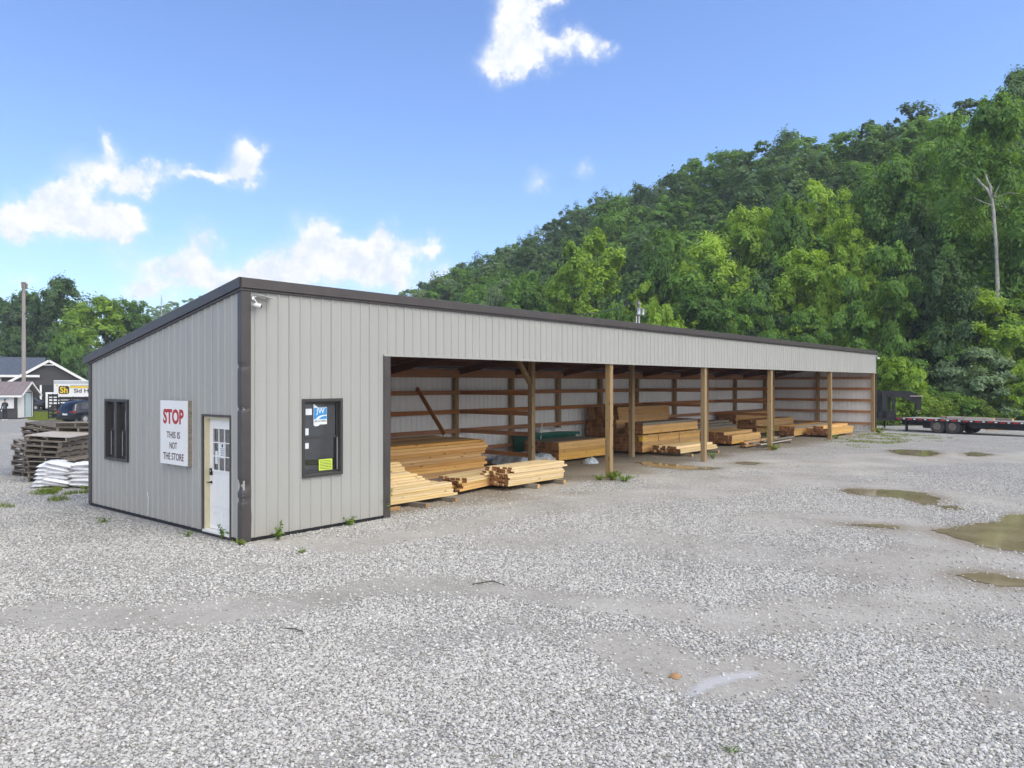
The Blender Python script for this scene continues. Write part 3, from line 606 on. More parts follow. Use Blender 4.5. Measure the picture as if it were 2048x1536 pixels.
# front window
def sash_window(axis, s0, s1, z0, z1, off=0.0, flip=False):
    P = (lambda s, o, z: (s, o, z)) if axis == 'x' else (lambda s, o, z: (o, s, z))
    def bx(mb, a, b, o0, o1, c, d):
        lo = P(a, o0, c); hi = P(b, o1, d); mb.box(min(lo[0],hi[0]), max(lo[0],hi[0]), min(lo[1],hi[1]), max(lo[1],hi[1]), c, d)
    fr = MB(); t = .055; bx(fr, s0-.03, s0+t-.03, -.045, .10, z0-.03, z1+.03); bx(fr, s1-t+.03, s1+.03, -.045, .10, z0-.03, z1+.03)
    bx(fr, s0+t-.03, s1-t+.03, -.045, .10, z1-t+.03, z1+.03); bx(fr, s0+t-.03, s1-t+.03, -.045, .10, z0-.03, z0+t-.03)
    w = fr.build('window', MAT['frame'], shed, bevel=.004)
    a0, a1, c0, c1 = s0+.027, s1-.027, z0+.027, z1-.027; zm = (c0+c1)/2
    for nm, ca, cb, o in (('upper_sash', zm-.02, c1, .035), ('lower_sash', c0, zm+.02, .06)):
        mb = MB(); s = .035
        bx(mb, a0, a0+s, o, o+.022, ca, cb); bx(mb, a1-s, a1, o, o+.022, ca, cb); bx(mb, a0+s, a1-s, o, o+.022, ca, ca+s); bx(mb, a0+s, a1-s, o, o+.022, cb-s, cb)
        mb.build(nm, MAT['frame'], w)
        g = MB(); bx(g, a0+s, a1-s, o+.008, o+.014, ca+s, cb-s); g.build('pane', MAT['glass'], w)
    return w
fw = sash_window('x', *WIN)
MB().box(1.983, 1.998, .02, .035, 1.08, 1.69).build('screen_track', MAT['alu'], fw)
FX = lambda x, y, z: Matrix(((1,0,0,x),(0,0,-1,y),(0,1,0,z),(0,0,0,1)))      # lettering on a wall facing -Y
FE = lambda x, y, z: Matrix(((0,0,-1,x),(-1,0,0,y),(0,1,0,z),(0,0,0,1)))     # lettering on a wall facing -X
def text_fit(mb, string, w, h, mat4, mi, bold=.0, depth=.001):
    t = MB(); t.text(string, 1.0, Matrix(), 0, bold, depth=depth); v = np.array(t.v); lo, hi = v.min(0), v.max(0)
    sx, sy = w/(hi[0]-lo[0]), h/(hi[1]-lo[1]); c = (lo+hi)/2
    mb.add([mat4 @ Vector(((p[0]-c[0])*sx, (p[1]-c[1])*sy, p[2])) for p in t.v], t.f, mi)
mb = MB(); y0 = .033                                                  # window maker's sticker on the upper pane
mb.prism([(1.462,1.93),(1.462,2.325),(1.48,2.325),(1.53,2.285),(1.575,2.262),(1.758,2.268),(1.758,1.948),(1.60,1.948),(1.575,1.925),(1.50,1.915),(1.475,1.94)], 'y', y0, y0+.004, 0)
mb.box(1.468, 1.752, y0-.002, y0, 2.045, 2.258, 1)
sw = [(1.50,2.05),(1.56,2.095),(1.62,2.115),(1.68,2.122),(1.752,2.124),(1.752,2.105),(1.69,2.102),(1.64,2.09),(1.60,2.07),(1.575,2.046)]
mb.prism(sw, 'y', y0-.003, y0-.002, 0)
text_fit(mb, 'JW', .19, .125, FX(1.61, y0-.0025, 2.185), 0, .012)
for a, b, z in ((1.54,1.60,2.244),(1.60,1.64,2.244),(1.655,1.69,2.244)): mb.box(a, b, y0-.0042, y0-.002, z, z+.006, 0)
text_fit(mb, 'JELD-WEN', .255, .045, FX(1.61, y0-.001, 2.005), 2, .008)
tag(mb.build('sticker', [MAT['paper'], MAT['blue'], MAT['inkblack']], fw), 'white and blue window maker sticker reading JW')
def note(a, b, c, d, y, lines=0, mats=('paper','inkblack'), name='sticker'):
    mb = MB(); mb.box(a, b, y, y+.003, c, d, 0)
    for k in range(lines):
        z = d-(k+1)*(d-c)/(lines+1); x = a+.02+(.012 if k % 2 else 0)
        while x < b-.035:
            ww = random.uniform(.012, .035); mb.box(x, min(x+ww, b-.02), y-.0015, y, z-.006, z+.006, 1); x += ww+.007
    return mb.build(name, [MAT[k] for k in mats], fw)
note(1.29, 1.425, 2.13, 2.245, .035); note(1.285, 1.355, 1.76, 1.885, .036); note(1.245, 1.375, 1.51, 1.615, .06)
tag(note(1.60, 1.90, 1.085, 1.29, .061, 6, ('lime','inkblack')), 'lime yellow notice at the foot of the pane')
tw = sash_window('y', TWIN[0], (TWIN[0]+TWIN[1])/2-.03, TWIN[2], TWIN[3]); tw2 = sash_window('y', (TWIN[0]+TWIN[1])/2+.03, TWIN[1], TWIN[2], TWIN[3])
for q_, w_ in ((TWIN[0], tw), ((TWIN[0]+TWIN[1])/2+.03, tw2)): MB().box(.052, .056, q_+.39, q_+.43, 1.18, 1.70).build('screen_track', MAT['alu'], w_)
# office room behind the windows: a floor and inner linings so the panes look into a dim room
MB().box(.14, 3.02, .12, 6.2, .06, .09).build('office_floor', MAT['grey'], shed)
# door: trim, cream jamb, white slab with nine panes
mb = MB(); mb.box(-.034, .0, DOOR[0]-.04, DOOR[0]+.0, DOOR[2]-.05, DOOR[3]+.04); mb.box(-.034, .0, DOOR[1], DOOR[1]+.04, DOOR[2]-.05, DOOR[3]+.04); mb.box(-.034, .0, DOOR[0], DOOR[1], DOOR[3], DOOR[3]+.04); mb.box(-.034, .0, DOOR[0], DOOR[1], DOOR[2]-.05, DOOR[2]-.02)
df = mb.build('door_frame', MAT['trim'], shed)
mb = MB(); mb.box(.0, .16, DOOR[1]-.035, DOOR[1], DOOR[2], DOOR[3]); mb.box(.0, .16, DOOR[0], DOOR[0]+.035, DOOR[2], DOOR[3]); mb.box(.0, .16, DOOR[0]+.035, DOOR[1]-.035, DOOR[3]-.035, DOOR[3]); mb.build('jamb', MAT['cream'], df)
mb = MB(); mb.box(-.04, .16, DOOR[0]+.002, DOOR[1]-.002, DOOR[2]-.018, DOOR[2]+.02); mb.build('threshold', MAT['white'], df)
y0, y1 = DOOR[0]+.04, DOOR[1]-.04; gz0, gz1, gy0, gy1 = 1.16, 1.90, y0+.13, y1-.13; X0, X1 = .085, .125
mb = MB(); zb, zt_ = DOOR[2]+.03, DOOR[3]-.04
mb.box(X0, X1, y0, y1, zb, gz0); mb.box(X0, X1, y0, y1, gz1, zt_); mb.box(X0, X1, y0, gy0, gz0, gz1); mb.box(X0, X1, gy1, y1, gz0, gz1)
for a, b in ((gy0-.03, gy0), (gy1, gy1+.03)): mb.box(X0-.012, X0-.001, a, b, gz0-.03, gz1+.03)
for a, b in ((gz0-.03, gz0), (gz1, gz1+.03)): mb.box(X0-.012, X0-.001, gy0, gy1, a, b)
for k in (1, 2):
    yy = gy0+(gy1-gy0)*k/3; mb.box(X0-.008, X0+.01, yy-.009, yy+.009, gz0, gz1); zz = gz0+(gz1-gz0)*k/3; mb.box(X0-.0075, X0+.0095, gy0, gy1, zz-.009, zz+.009)
for (a, b) in ((y0+.12, (y0+y1)/2-.04), ((y0+y1)/2+.04, y1-.12)):
    for (c, d) in ((.22, .42), (.50, 1.02)):
        mb.box(X0-.006, X0-.001, a, b, d-.018, d); mb.box(X0-.006, X0-.001, a, b, c, c+.018); mb.box(X0-.006, X0-.001, a, a+.018, c+.018, d-.018); mb.box(X0-.006, X0-.001, b-.018, b, c+.018, d-.018)
door = mb.build('door', MAT['white'], shed)
MB().box(X0+.012, X0+.018, gy0, gy1, gz0, gz1).build('pane', MAT['glass'], door)
mb = MB(); mb.tube([(X0, y1-.07, .93), (X0-.045, y1-.07, .93)], [.026, .012], 12); mb.tube([(X0-.045, y1-.07, .93), (X0-.05, y1+.03, .925)], [.011, .009], 8); mb.build('handle', MAT['black'], door)
mb = MB(); mb.box(X0-.03, X0-.001, y1-.105, y1-.04, 1.06, 1.18); mb.box(X0-.033, X0-.03, y1-.085, y1-.06, 1.12, 1.15, 1); mb.build('keypad_lock', [MAT['black'], MAT['alu']], door)
mb = MB(); mb.box(X0+.008, X0+.011, gy0+.18, gy0+.40, 1.38, 1.64)
mb.tube([(X0+.0075, gy0+.29, 1.60), (X0+.008, gy0+.29, 1.60)], .03, 14, 1)
for k in range(5): mb.box(X0+.006, X0+.008, gy0+.22, gy0+.36-.02*(k % 2), 1.545-k*.03, 1.553-k*.03, 1)
mb.build('notice', [MAT['paper'], MAT['inkblack']], door)
mb = MB(); mb.box(X0+.008, X0+.011, gy1-.13, gy1-.05, 1.27, 1.50); mb.build('notice', MAT['paper'], door)
# torn sheet strip and mud smear low on the end wall
mb = MB(); mb.bar((-.024, 3.45, .10), (-.024, 3.43, .46), .012, .006); mb.tube([(-.024,3.44,.45),(-.026,3.47,.52),(-.026,3.43,.55)], .006, 6); mb.build('loose_cable', MAT['paper'], shed)

# ---- the sign and the cameras hang on the shed: things of their own
sg = thing('stop_sign', 'white square sign reading STOP THIS IS NOT THE STORE beside the door', 'sign', (-.02, 2.21, 1.79))
MB().box(-.095, -.075, -.52, .52, -.60, .60).build('board', MAT['white'], sg, bevel=.003)
mb = MB()
for a, b in ((-.52,-.48),(.48,.52)): mb.box(-.074, 0, a, b, -.60, .60)
for a, b in ((-.60,-.56),(.56,.60)): mb.box(-.0735, -.001, -.478, .478, a, b)
mb.build('back_frame', MAT['grey'], sg)
for s, w, h, z, mt in (('STOP', .80, .285, .30, 'red'), ('THIS IS', .52, .125, -.045, 'ink'), ('NOT', .29, .125, -.245, 'ink'), ('THE STORE', .80, .135, -.45, 'ink')):
    mb = MB(); text_fit(mb, s, w, h, FE(-.0962, 0, z), 0, .04 if s == 'STOP' else .016); tag(mb.build('lettering', MAT[mt], sg), 'lettering reading ' + s)
def seccam(loc, label, panel):
    c = thing('security_camera', label, 'camera', loc)
    MB().tube([(0,-.005,.10),(0,-.035,.10)], .035, 14).build('base', MAT['white'], c, smooth_=True)
    MB().tube([(0,-.03,.10),(.02,-.06,.06),(.03,-.085,.02)], .010, 8).build('arm', MAT['white'], c)
    MB().tube([(-.03,-.05,-.03),(.02,-.09,-.02),(.075,-.135,-.035),(.08,-.139,-.036)], [.035,.047,.047,.044], 16).build('body', MAT['white'], c, smooth_=True)
    MB().tube([(.079,-.138,-.036),(.088,-.145,-.038)], [.036,.034], 14).build('lens', MAT['inkblack'], c)
    if panel:
        MB().tube([(.0,-.02,.12),(.06,-.07,.15)], .008, 6).build('bracket', MAT['white'], c)
        MB().prism([(.03,.165),(.03,.172),(.33,.128),(.33,.121)], 'y', -.16, -.02).build('solar_panel', MAT['black'], c)
        MB().prism([(.02,.158),(.02,.1645),(.335,.1205),(.335,.114)], 'y', -.165, -.015).build('panel_frame', MAT['white'], c)
    return c
seccam((.19, -.005, 4.07), 'white security camera with small solar panel under the eave by the front corner', True)
seccam((38.42, -.03, 4.12), 'tiny white security camera at the far right end of the eave', False)
# ------------------------------------------------------------------ lumber
def stack(label, x, y, z, L, rows, layers, bw, bt, mt, end='endg', rz=0, jit=.04, keep=None, xo=None, lenf=None, gap=.004, matf=None):
    t = thing('lumber_stack', label, 'lumber stack', (x, y, z), rz, 'stacks of lumber in the shed')
    cache = {}
    for k in range(layers):
        for r in range(rows):
            if keep and not keep(k, r): continue
            mm = matf(k, r) if matf else mt
            if mm not in cache:
                cache[mm] = MB().box(0, L, 0, bw-gap, 0, bt-.0055, 0, 1).mesh('board', [MAT[mm], MAT[end]])
            o = link('board', cache[mm], t); dx = random.gauss(0, jit)+(xo(k, r) if xo else 0)
            o.location = (dx, r*bw+random.gauss(0, .008), k*bt); o.rotation_euler = (0, 0, random.gauss(0, .0012))
            if lenf: o.scale = (lenf(k, r), 1, 1)
    return t
stack('pale new boards stepped down in a pile just inside the dark jamb', 3.36, .68, .10, 2.6, 5, 16, .145, .052, 'pale', 'endp', 0, .02,
      keep=lambda k, r: k < 8+2*r, lenf=lambda k, r: (1.0 if k == 0 else .955-.012*k if k < 6 else .70-.03*(k-6) if k < 11 else .52)+random.uniform(-.02,.02))
stack('broad stack of golden weathered planks behind the pale stepped pile', 3.36, 2.35, .10, 5.4, 8, 14, .28, .076, 'brown', 'endg', 0, .03,
      keep=lambda k, r: r < 2 or k == 13, lenf=lambda k, r: 1.0+(.012 if k > 9 else 0)+random.uniform(-.012, .012)-(.02 if 7 < k < 11 else 0), matf=lambda k, r: 'grey' if (k == 1 and r == 0) else 'gold' if (k*7+r) % 4 == 0 else 'brown')
stack('pale pine stack lying forwardmost on two skids, ragged brown ends', 7.66, .56, .12, 2.34, 5, 9, .145, .052, 'pale', 'endg', 0, .045, xo=lambda k, r: .0 if k < 5 else .04*(k-4)-.05*r, lenf=lambda k, r: 1.0-.012*max(0, k-4))
stack('low orange pine boards between the stepped pile and the forwardmost stack', 6.5, 1.02, .09, 3.5, 6, 5, .145, .06, 'pale', 'endg', R(9.5), .10, xo=lambda k, r: .05*r, matf=lambda k, r: 'gold' if k < 3 else 'pale')
stack('brown timber pack behind the first inner post, topped with grey boards', 13.74, 3.5, .10, 3.04, 10, 5, .15, .122, 'gold', 'endg', 0, .008, matf=lambda k, r: 'grey' if (k == 4 and r > 1) else 'gold' if r < 2 else 'brown')
for z0, n, lb in ((.09, 5, 'banded golden timber pack under two others, yellow tag on its end'), ):
    f1 = stack(lb, 18.32, 2.98, z0, 4.76, 9, n, .145, .128, 'gold', 'endg', 0, .006)
MB().box(-.012, -.004, .02, .15, .42, .60).build('tag', MAT['yellow'], f1); MB().box(-.004, .30, -.012, -.004, .50, .565).build('tag', MAT['yellow'], f1)
mb = MB()
for x in (1.2, 2.9): mb.box(x, x+.03, -.009, -.005, 0, .645); mb.box(x, x+.03, -.009, 1.31, .641, .645)
mb.build('strap', MAT['inkblack'], f1)
f2 = stack('golden timber pack with grey boards on top, raised over the banded pack', 18.5, 3.06, .775, 4.55, 5, 4, .16, .105, 'gold', 'endg', 0, .012, matf=lambda k, r: 'grey' if k == 3 else 'gold')
mb = MB()
for x in (.5, 2.2, 4.0): mb.box(x, x+.09, .02, .8, -.052, -.005)
mb.build('spacer', MAT['grey'], f2)
stack('tallest brown lumber stack, set back against the rear wall of the shed', 18.85, 4.45, .10, 4.25, 6, 10, .235, .166, 'brown', 'endg', 0, .03, xo=lambda k, r: (.0 if k < 7 else .22-.05*k*.3), lenf=lambda k, r: 1.0 if k < 7 else .985)
stack('low pale pine stack on a dark skid in front of the banded pack', 18.56, 1.5, .12, 3.0, 8, 3, .15, .083, 'pale', 'endg', 0, .05, keep=lambda k, r: not (k == 2 and r in (0, 5)), lenf=lambda k, r: 1.0+(.03 if k == 0 else 0))
stack('weathered greyish plank stack showing between the second and third front posts', 25.2, 4.3, .10, 4.7, 5, 7, .22, .108, 'brown', 'endg', 0, .06, keep=lambda k, r: k < 5 or r > (k-5)*1, matf=lambda k, r: 'grey' if k > 3 else 'brown')
stack('golden stepped stack left of the third front post', 24.2, 2.04, .10, 3.05, 10, 4, .16, .122, 'gold', 'endg', 0, .03, keep=lambda k, r: k < 3 or r > 1, lenf=lambda k, r: 1.03 if r == 0 and k < 2 else 1.0)
stack('long brown stack deepest in the far bay by the rear wall', 31.2, 4.95, .10, 4.9, 4, 8, .24, .13, 'brown', 'endg', 0, .03)
stack('brown stack in the far bay just before the deepest one', 31.4, 3.95, .10, 5.4, 4, 6, .23, .115, 'brown', 'endg', 0, .05)
stack('golden pack with grey top board left of the fourth front post', 31.1, 1.85, .09, 5.2, 4, 4, .19, .118, 'gold', 'endg', 0, .02, matf=lambda k, r: 'grey' if (k == 3 and r == 0) else 'gold')
stack('golden stack behind the fourth front post, nearest the far end wall', 32.25, .5, .10, 3.9, 7, 4, .165, .115, 'gold', 'endg', 0, .04, keep=lambda k, r: k < 3 or 1 < r < 5, lenf=lambda k, r: 1.0 if k > 1 else .97)
st = stack('untidy heap of loose planks on dark skids beside the third front post', 24.3, .95, .07, 3.9, 4, 3, .19, .055, 'grey', 'endg', R(1.5), .3, keep=lambda k, r: (k+r*2) % 3 != 1, matf=lambda k, r: ('palletl', 'brown', 'grey')[(k+r) % 3])
def skid(x, y, L, label, w=.10, rz=90, h=.095, mt='grey'):
    o = MB().box(0, L, -w/2, w/2, 0, h, 0, 1).build('skid_timber', [MAT[mt], MAT['endp']], bevel=.005); o.location = (x, y, .004); o.rotation_euler = (0, 0, R(rz)); tag(o, label, 'timber', 'timbers under the stacks'); return o
skid(4.55, .25, 1.6, 'grey skid timber under the stepped pile, nearest the jamb', rz=97); skid(5.55, .33, 1.6, 'grey skid timber under the right end of the stepped pile', rz=95)
skid(8.5, .26, 1.2, 'pale ended skid timber under the left of the forwardmost stack', rz=92, h=.11); skid(9.65, .28, 1.2, 'pale ended skid timber under the right of the forwardmost stack', rz=88, h=.11)
skid(18.9, 1.2, 1.7, 'dark skid timber under the low pale stack at its left end', rz=84); skid(20.9, 1.1, 1.7, 'dark skid timber under the low pale stack at its right end', rz=86)
skid(3.5, .52, .5, 'short brown block beside the foot of the dark jamb', rz=4, mt='brown', h=.07)
skid(24.4, .62, 1.2, 'dark skid timber sticking out below the untidy heap', rz=80, h=.06); skid(27.6, .7, 1.2, 'dark skid timber at the far end of the untidy heap', rz=86, h=.06)
skid(34.8, .2, 1.3, 'pale stick below the stack nearest the far end wall', rz=60, h=.05, w=.07, mt='gold')
lb = MB().box(0, 1.95, -.07, .07, -.02, .02).build('leaning_board', MAT['girt']); a = Vector((9.42, 4.62, 1.17)); b = Vector((9.55, 5.98, 2.56))
lb.location = a; lb.rotation_euler = (b-a).to_track_quat('X', 'Y').to_euler(); tag(lb, 'reddish brown board leaning from the broad stack against the rear rails', 'board')
# green bin with lid, foam pads and rod on it, wrapped bundle, crumpled plastic
gb = thing('green_bin', 'dark green ribbed bin against the rear wall behind the first inner post', 'bin', (14.25, 5.12, 0))
mb = MB(); mb.box(0, 2.75, 0, .8, .05, .80)
for k in range(14): mb.box(.06+k*.195, .14+k*.195, -.03, -.002, .08, .78)
mb.build('body', MAT['green'], gb); o = MB().box(-.05, 2.85, -.12, .86, 0, .11).build('lid', MAT['green'], gb, bevel=.02); o.location = (0, 0, .83); o.rotation_euler = (R(-2), R(1.5), 0)
MB().prism([(.15,.94),(.55,.94),(.2,1.22)], 'y', .2, .24).build('flap', MAT['black'], gb)
for k, (x, lab) in enumerate(((15.15, 'left of the two white pads lying on the green bin'), (16.05, 'right of the two white pads lying on the green bin'))):
    mb = MB(); n = 9; vs = []
    for j in range(n):
        for i in range(n):
            u, v = i/(n-1)*2-1, j/(n-1)*2-1; vs.append((u*.42, v*.25, .95+.09*((1-u**4)*(1-v**4))**.5))
    mb.add(vs, [(j*n+i, j*n+i+1, (j+1)*n+i+1, (j+1)*n+i) for j in range(n-1) for i in range(n-1)]); mb.box(-.42, .42, -.25, .25, .93, .951)
    o = mb.build('foam_pad', MAT['white'], smooth_=True); o.location = (x, 5.35, .0); tag(o, lab, 'pad', 'white pads on the green bin')
o = MB().tube([(14.55, 5.0, .05), (14.78, 5.02, 1.32)], .014, 6).build('white_rod', MAT['white']); tag(o, 'thin white rod leaning on the front of the green bin', 'rod')
wb = thing('wrapped_bundle', 'low bundle under crumpled clear wrap with dark marks, left of the first inner post', 'bundle', (11.75, 3.45, 0))
mb = MB(); nx_, ny_ = 34, 22; vs = []
for j in range(ny_):
    for i in range(nx_):
        u, v = i/(nx_-1), j/(ny_-1); e = min(u, 1-u, v, 1-v); e = min(1, e*9)
        vs.append((u*1.9-.05, v*1.35, .06+.29*e**.6+.035*math.sin(u*17+v*5)*math.sin(v*13)+random.uniform(-.016, .016)))
mb.add(vs, [(j*nx_+i, j*nx_+i+1, (j+1)*nx_+i+1, (j+1)*nx_+i) for j in range(ny_-1) for i in range(nx_-1)]); mb.build('wrap', MAT['plastic'], wb)
MB().box(.03, 1.8, .05, 1.3, .0, .22).build('load', MAT['brown'], wb)
mb = MB()
for x in (.75, 1.25):
    P = lambda u, v: (x+u*.26, .25+v*.5, .395)
    for a, b in (((0,0),(0,1)),((0,1),(1,1)),((1,1),(1,.45)),((1,.45),(.35,.45))): mb.bar(P(*a), P(*b), .05, .012)
mb.build('mark', MAT['inkblack'], wb)
mb = MB(); n = 16; vs = []
for j in range(n):
    for i in range(n):
        u, v = i/(n-1)*2-1, j/(n-1)*2-1; r = max(0, 1-(u*u+v*v)); vs.append((u*.32, v*.24, .16*r**.7+random.uniform(0, .05)*(r > 0)))
mb.add(vs, [(j*n+i, j*n+i+1, (j+1)*n+i+1, (j+1)*n+i) for j in range(n-1) for i in range(n-1)]); o = mb.build('plastic_heap', MAT['plastic']); o.location = (14.6, 2.8, .0); tag(o, 'crumpled clear plastic on the ground in front of the brown timber pack', 'plastic')

# ------------------------------------------------------------------ pallets and sacks beside the shed
ORD = ['topmost', 'second from the top', 'third from the top', 'fourth from the top', 'fifth from the top', 'sixth from the top', 'seventh from the top', 'eighth from the top', 'ninth from the top', 'tenth from the top', 'lowest']
def pallet_proto(solid=False):
    W_, D2 = 1.22, 1.02
    t = thing('pallet', 'x', 'pallet', (0,0,-50))
    mb = MB()
    if solid:
        for k in range(6): mb.box(-W_/2-.06, W_/2+.08, -D2/2+k*D2/6, -D2/2+(k+1)*D2/6-.004, .118, .14)
    else:
        for k in range(7): w = random.uniform(.085, .11); yy = -D2/2+k*(D2-.1)/6; mb.box(-W_/2+random.uniform(-.01,.01), W_/2, yy, yy+w, .118, .136)
    mb.build('deck', MAT['palletl' if solid else 'pallet'], t)
    for x in (-W_/2+.01, -.02, W_/2-.05): mb = MB(); mb.box(x, x+.045, -D2/2+.012, D2/2-.012, .02, .1165); mb.build('stringer', MAT['pallet'], t)
    mb = MB()
    for y in (-D2/2, -.2, .2, D2/2-.1): mb.box(-W_/2, W_/2, y, y+.1, 0, .018)
    mb.build('bottom_board', MAT['pallet'], t); return t
PP = [pallet_proto(True), pallet_proto(False), pallet_proto(False), pallet_proto(False)]; used = set()
def pallets(px, dep, n, rz, where, tilt=(0,0), drift=(0,0), solid_top=False, z0=0.0, grp='weathered pallets piled beside the shed'):
    for k in range(n):
        i = n-1-k; pi = 0 if (solid_top and i == 0) else 1+(k*2+n) % 3; p = PP[pi]
        if pi in used: p = dup(p)
        used.add(pi)
        x, y, _ = at(px, dep, 0); f = k/max(1, n-1); lo = .145*k+z0
        p.location = (x+drift[0]*f+random.uniform(-.06,.06), y+drift[1]*f+random.uniform(-.06,.06), lo)
        p.rotation_euler = (R(tilt[0]*f+random.uniform(-.4,.4)), R(tilt[1]*f+random.uniform(-.4,.4)), YAW-R(90)+R(rz+random.uniform(-5,5)))
        p['label'] = ('plank topped pallet, ' if pi == 0 else 'pallet, ')+ORD[i]+' of '+where; p['group'] = grp; p['category'] = 'pallet'
pallets(117, 21.3, 9, -14, 'the pile behind the white sacks', tilt=(2.5, 1.5), solid_top=True)
pallets(80, 22.6, 7, -32, 'the leaning pile left of the others', tilt=(3, 7), drift=(.0,.1))
pallets(106, 23.9, 10, -12, 'the rear pile with sagging top', tilt=(2, 7), z0=.02)
pallets(174, 22.3, 11, -4, 'the pile cut off by the shed corner', tilt=(-1, 0))
for j, p in enumerate(PP):
    if j not in used:
        for ch in list(p.children): bpy.data.objects.remove(ch)
        bpy.data.objects.remove(p)
def sack_mesh(seed):
    r = np.random.default_rng(seed); n = 13; vs = []; fs = []; mb = MB()
    for s in (1, -1):
        b = len(vs)
        for j in range(n):
            for i in range(n):
                u, v = i/(n-1)*2-1, j/(n-1)*2-1; e = ((1-abs(u)**3.2)*(1-abs(v)**2.6))**.55
                vs.append((u*(.36+.015*math.sin(v*7+seed))*(1-.04*abs(v)**4), v*.235, 0.066+s*.072*e+.018*math.sin(u*9+seed*2)*math.cos(v*8+seed)*e+r.uniform(-.006,.006)*e))
        for j in range(n-1):
            for i in range(n-1):
                q = (b+j*n+i, b+j*n+i+1, b+(j+1)*n+i+1, b+(j+1)*n+i); fs.append(q if s > 0 else q[::-1])
    mb.add(vs, fs); return mb.mesh('sack', MAT['sack'], smooth_=True)
SM = [sack_mesh(k) for k in range(5)]
sx_, sy_, _ = at(132, 19.9, 0); ax, ay = CR, CD
for k in range(6):
    for c in range(3):
        if k % 2 == 0: dx = (-.22, .46, 1.12)[c]
        else: dx = (-.17, .52, 1.18)[c]
        o = link('sack', SM[(k*3+c) % 5]); q = Vector((sx_, sy_, .03+k*.102)) + ax*(dx+random.uniform(-.03,.03)-.015*k*(c == 0)*-1) + ay*random.uniform(-.03, .03)
        o.location = q; o.rotation_euler = (random.uniform(-.07,.07), random.uniform(-.09,.09)+(.10 if c == 0 else 0), YAW-R(90)-R(4)+random.uniform(-.06,.06))
        tag(o, 'white sack at the '+('left', 'middle', 'right')[c]+' of the '+('bottom', 'second', 'third', 'fourth', 'fifth', 'top')[k]+' layer of the sack pile', 'sack', 'white sacks piled before the pallets')
    o = link('sack', SM[(k+2) % 5]); q = Vector((sx_, sy_, .035+k*.10)) + ax*(-.60+.03*k) + ay*.16; o.location = q; o.rotation_euler = (random.uniform(-.05,.05), .12, YAW-R(90)-R(82)+random.uniform(-.08,.08))
    tag(o, 'white sack lying end on in the '+('bottom', 'second', 'third', 'fourth', 'fifth', 'top')[k]+' layer of the sack pile', 'sack', 'white sacks piled before the pallets')

# ------------------------------------------------------------------ far left: kiosk, person, vehicles, house, pole
def here(px, dep, dz=0.0): x, y, z = at(px, dep); return (x, y, z+dz)
CAMR = YAW-R(90)
TH = R(-5.5)
kk = thing('kiosk', 'small white roadside kiosk with mauve metal roof and dark wainscot', 'kiosk', here(35.5, 66.2), CAMR-TH)
KL, KW, KH = 5.2, 2.5, 2.25                                   # front runs along -x from the corner, depth along +y
mb = MB(); mb.box(-KL, 0, 0, KW, .1, KH); mb.prism([(0, KH), (KW, KH), (KW/2, KH+.85)], 'x', -KL, 0); mb.build('wall', MAT['white'], kk)
mb = MB(); mb.box(-KL-.01, .0, -.03, -.001, .08, .92); mb.box(-.30, -.02, -.03, -.001, .921, KH-.02); mb.build('wainscot', MAT['siding'], kk)
mb = MB(); mb.box(-KL-.01, .03, -.06, KW+.03, 0, .09); mb.box(.002, .03, KW-.03, KW+.03, .09, KH+.2); mb.build('base', MAT['inkblack'], kk)
mb = MB(); mb.box(-3.9, -.55, -.035, -.001, 1.0, 2.0); mb.build('counter_window', MAT['white'], kk, bevel=.01)
MB().box(-3.75, -.7, -.045, -.036, 1.62, 1.95).build('pane', MAT['ltblue'], kk); MB().box(-4.1, -.3, -.16, -.04, .925, .97).build('counter', MAT['white'], kk)
mb = MB(); ov = .55
for s in (0, 1):
    a, b = (-.42, KH-.26), (KW/2, KH+.93); 
    if s: a, b = (KW+.42, KH-.26), (KW/2, KH+.93)
    mb.prism([a, b, (b[0], b[1]+.07), (a[0], a[1]+.07)] if not s else [b, a, (a[0], a[1]+.07), (b[0], b[1]+.07)], 'x', -KL-.3, ov)
for k in range(13): mb.bar((-KL-.2+k*.48, -.43, KH-.19), (-KL-.2+k*.48, KW/2, KH+1.005), .03, .03)
mb.build('roof', MAT['mroof'], kk)
mb = MB(); mb.bar((ov+.02, -.42, KH-.27), (ov+.02, KW/2, KH+.92), .03, .15); mb.bar((ov+.02, KW+.42, KH-.27), (ov+.02, KW/2, KH+.92), .03, .15); mb.box(-KL-.3, ov, -.46, -.421, KH-.36, KH-.2); mb.build('fascia', MAT['white'], kk)
mb = MB(); mb.box(.001, .02, 1.15, 2.15, .2, 2.25); dd = mb.build('door', MAT['ltblue'], kk)
mb = MB(); mb.box(.001, .03, 1.08, 1.149, .15, 2.32); mb.box(.001, .03, 2.151, 2.22, .15, 2.32); mb.box(.001, .029, 1.15, 2.15, 2.251, 2.32); mb.build('frame', MAT['siding'], dd)

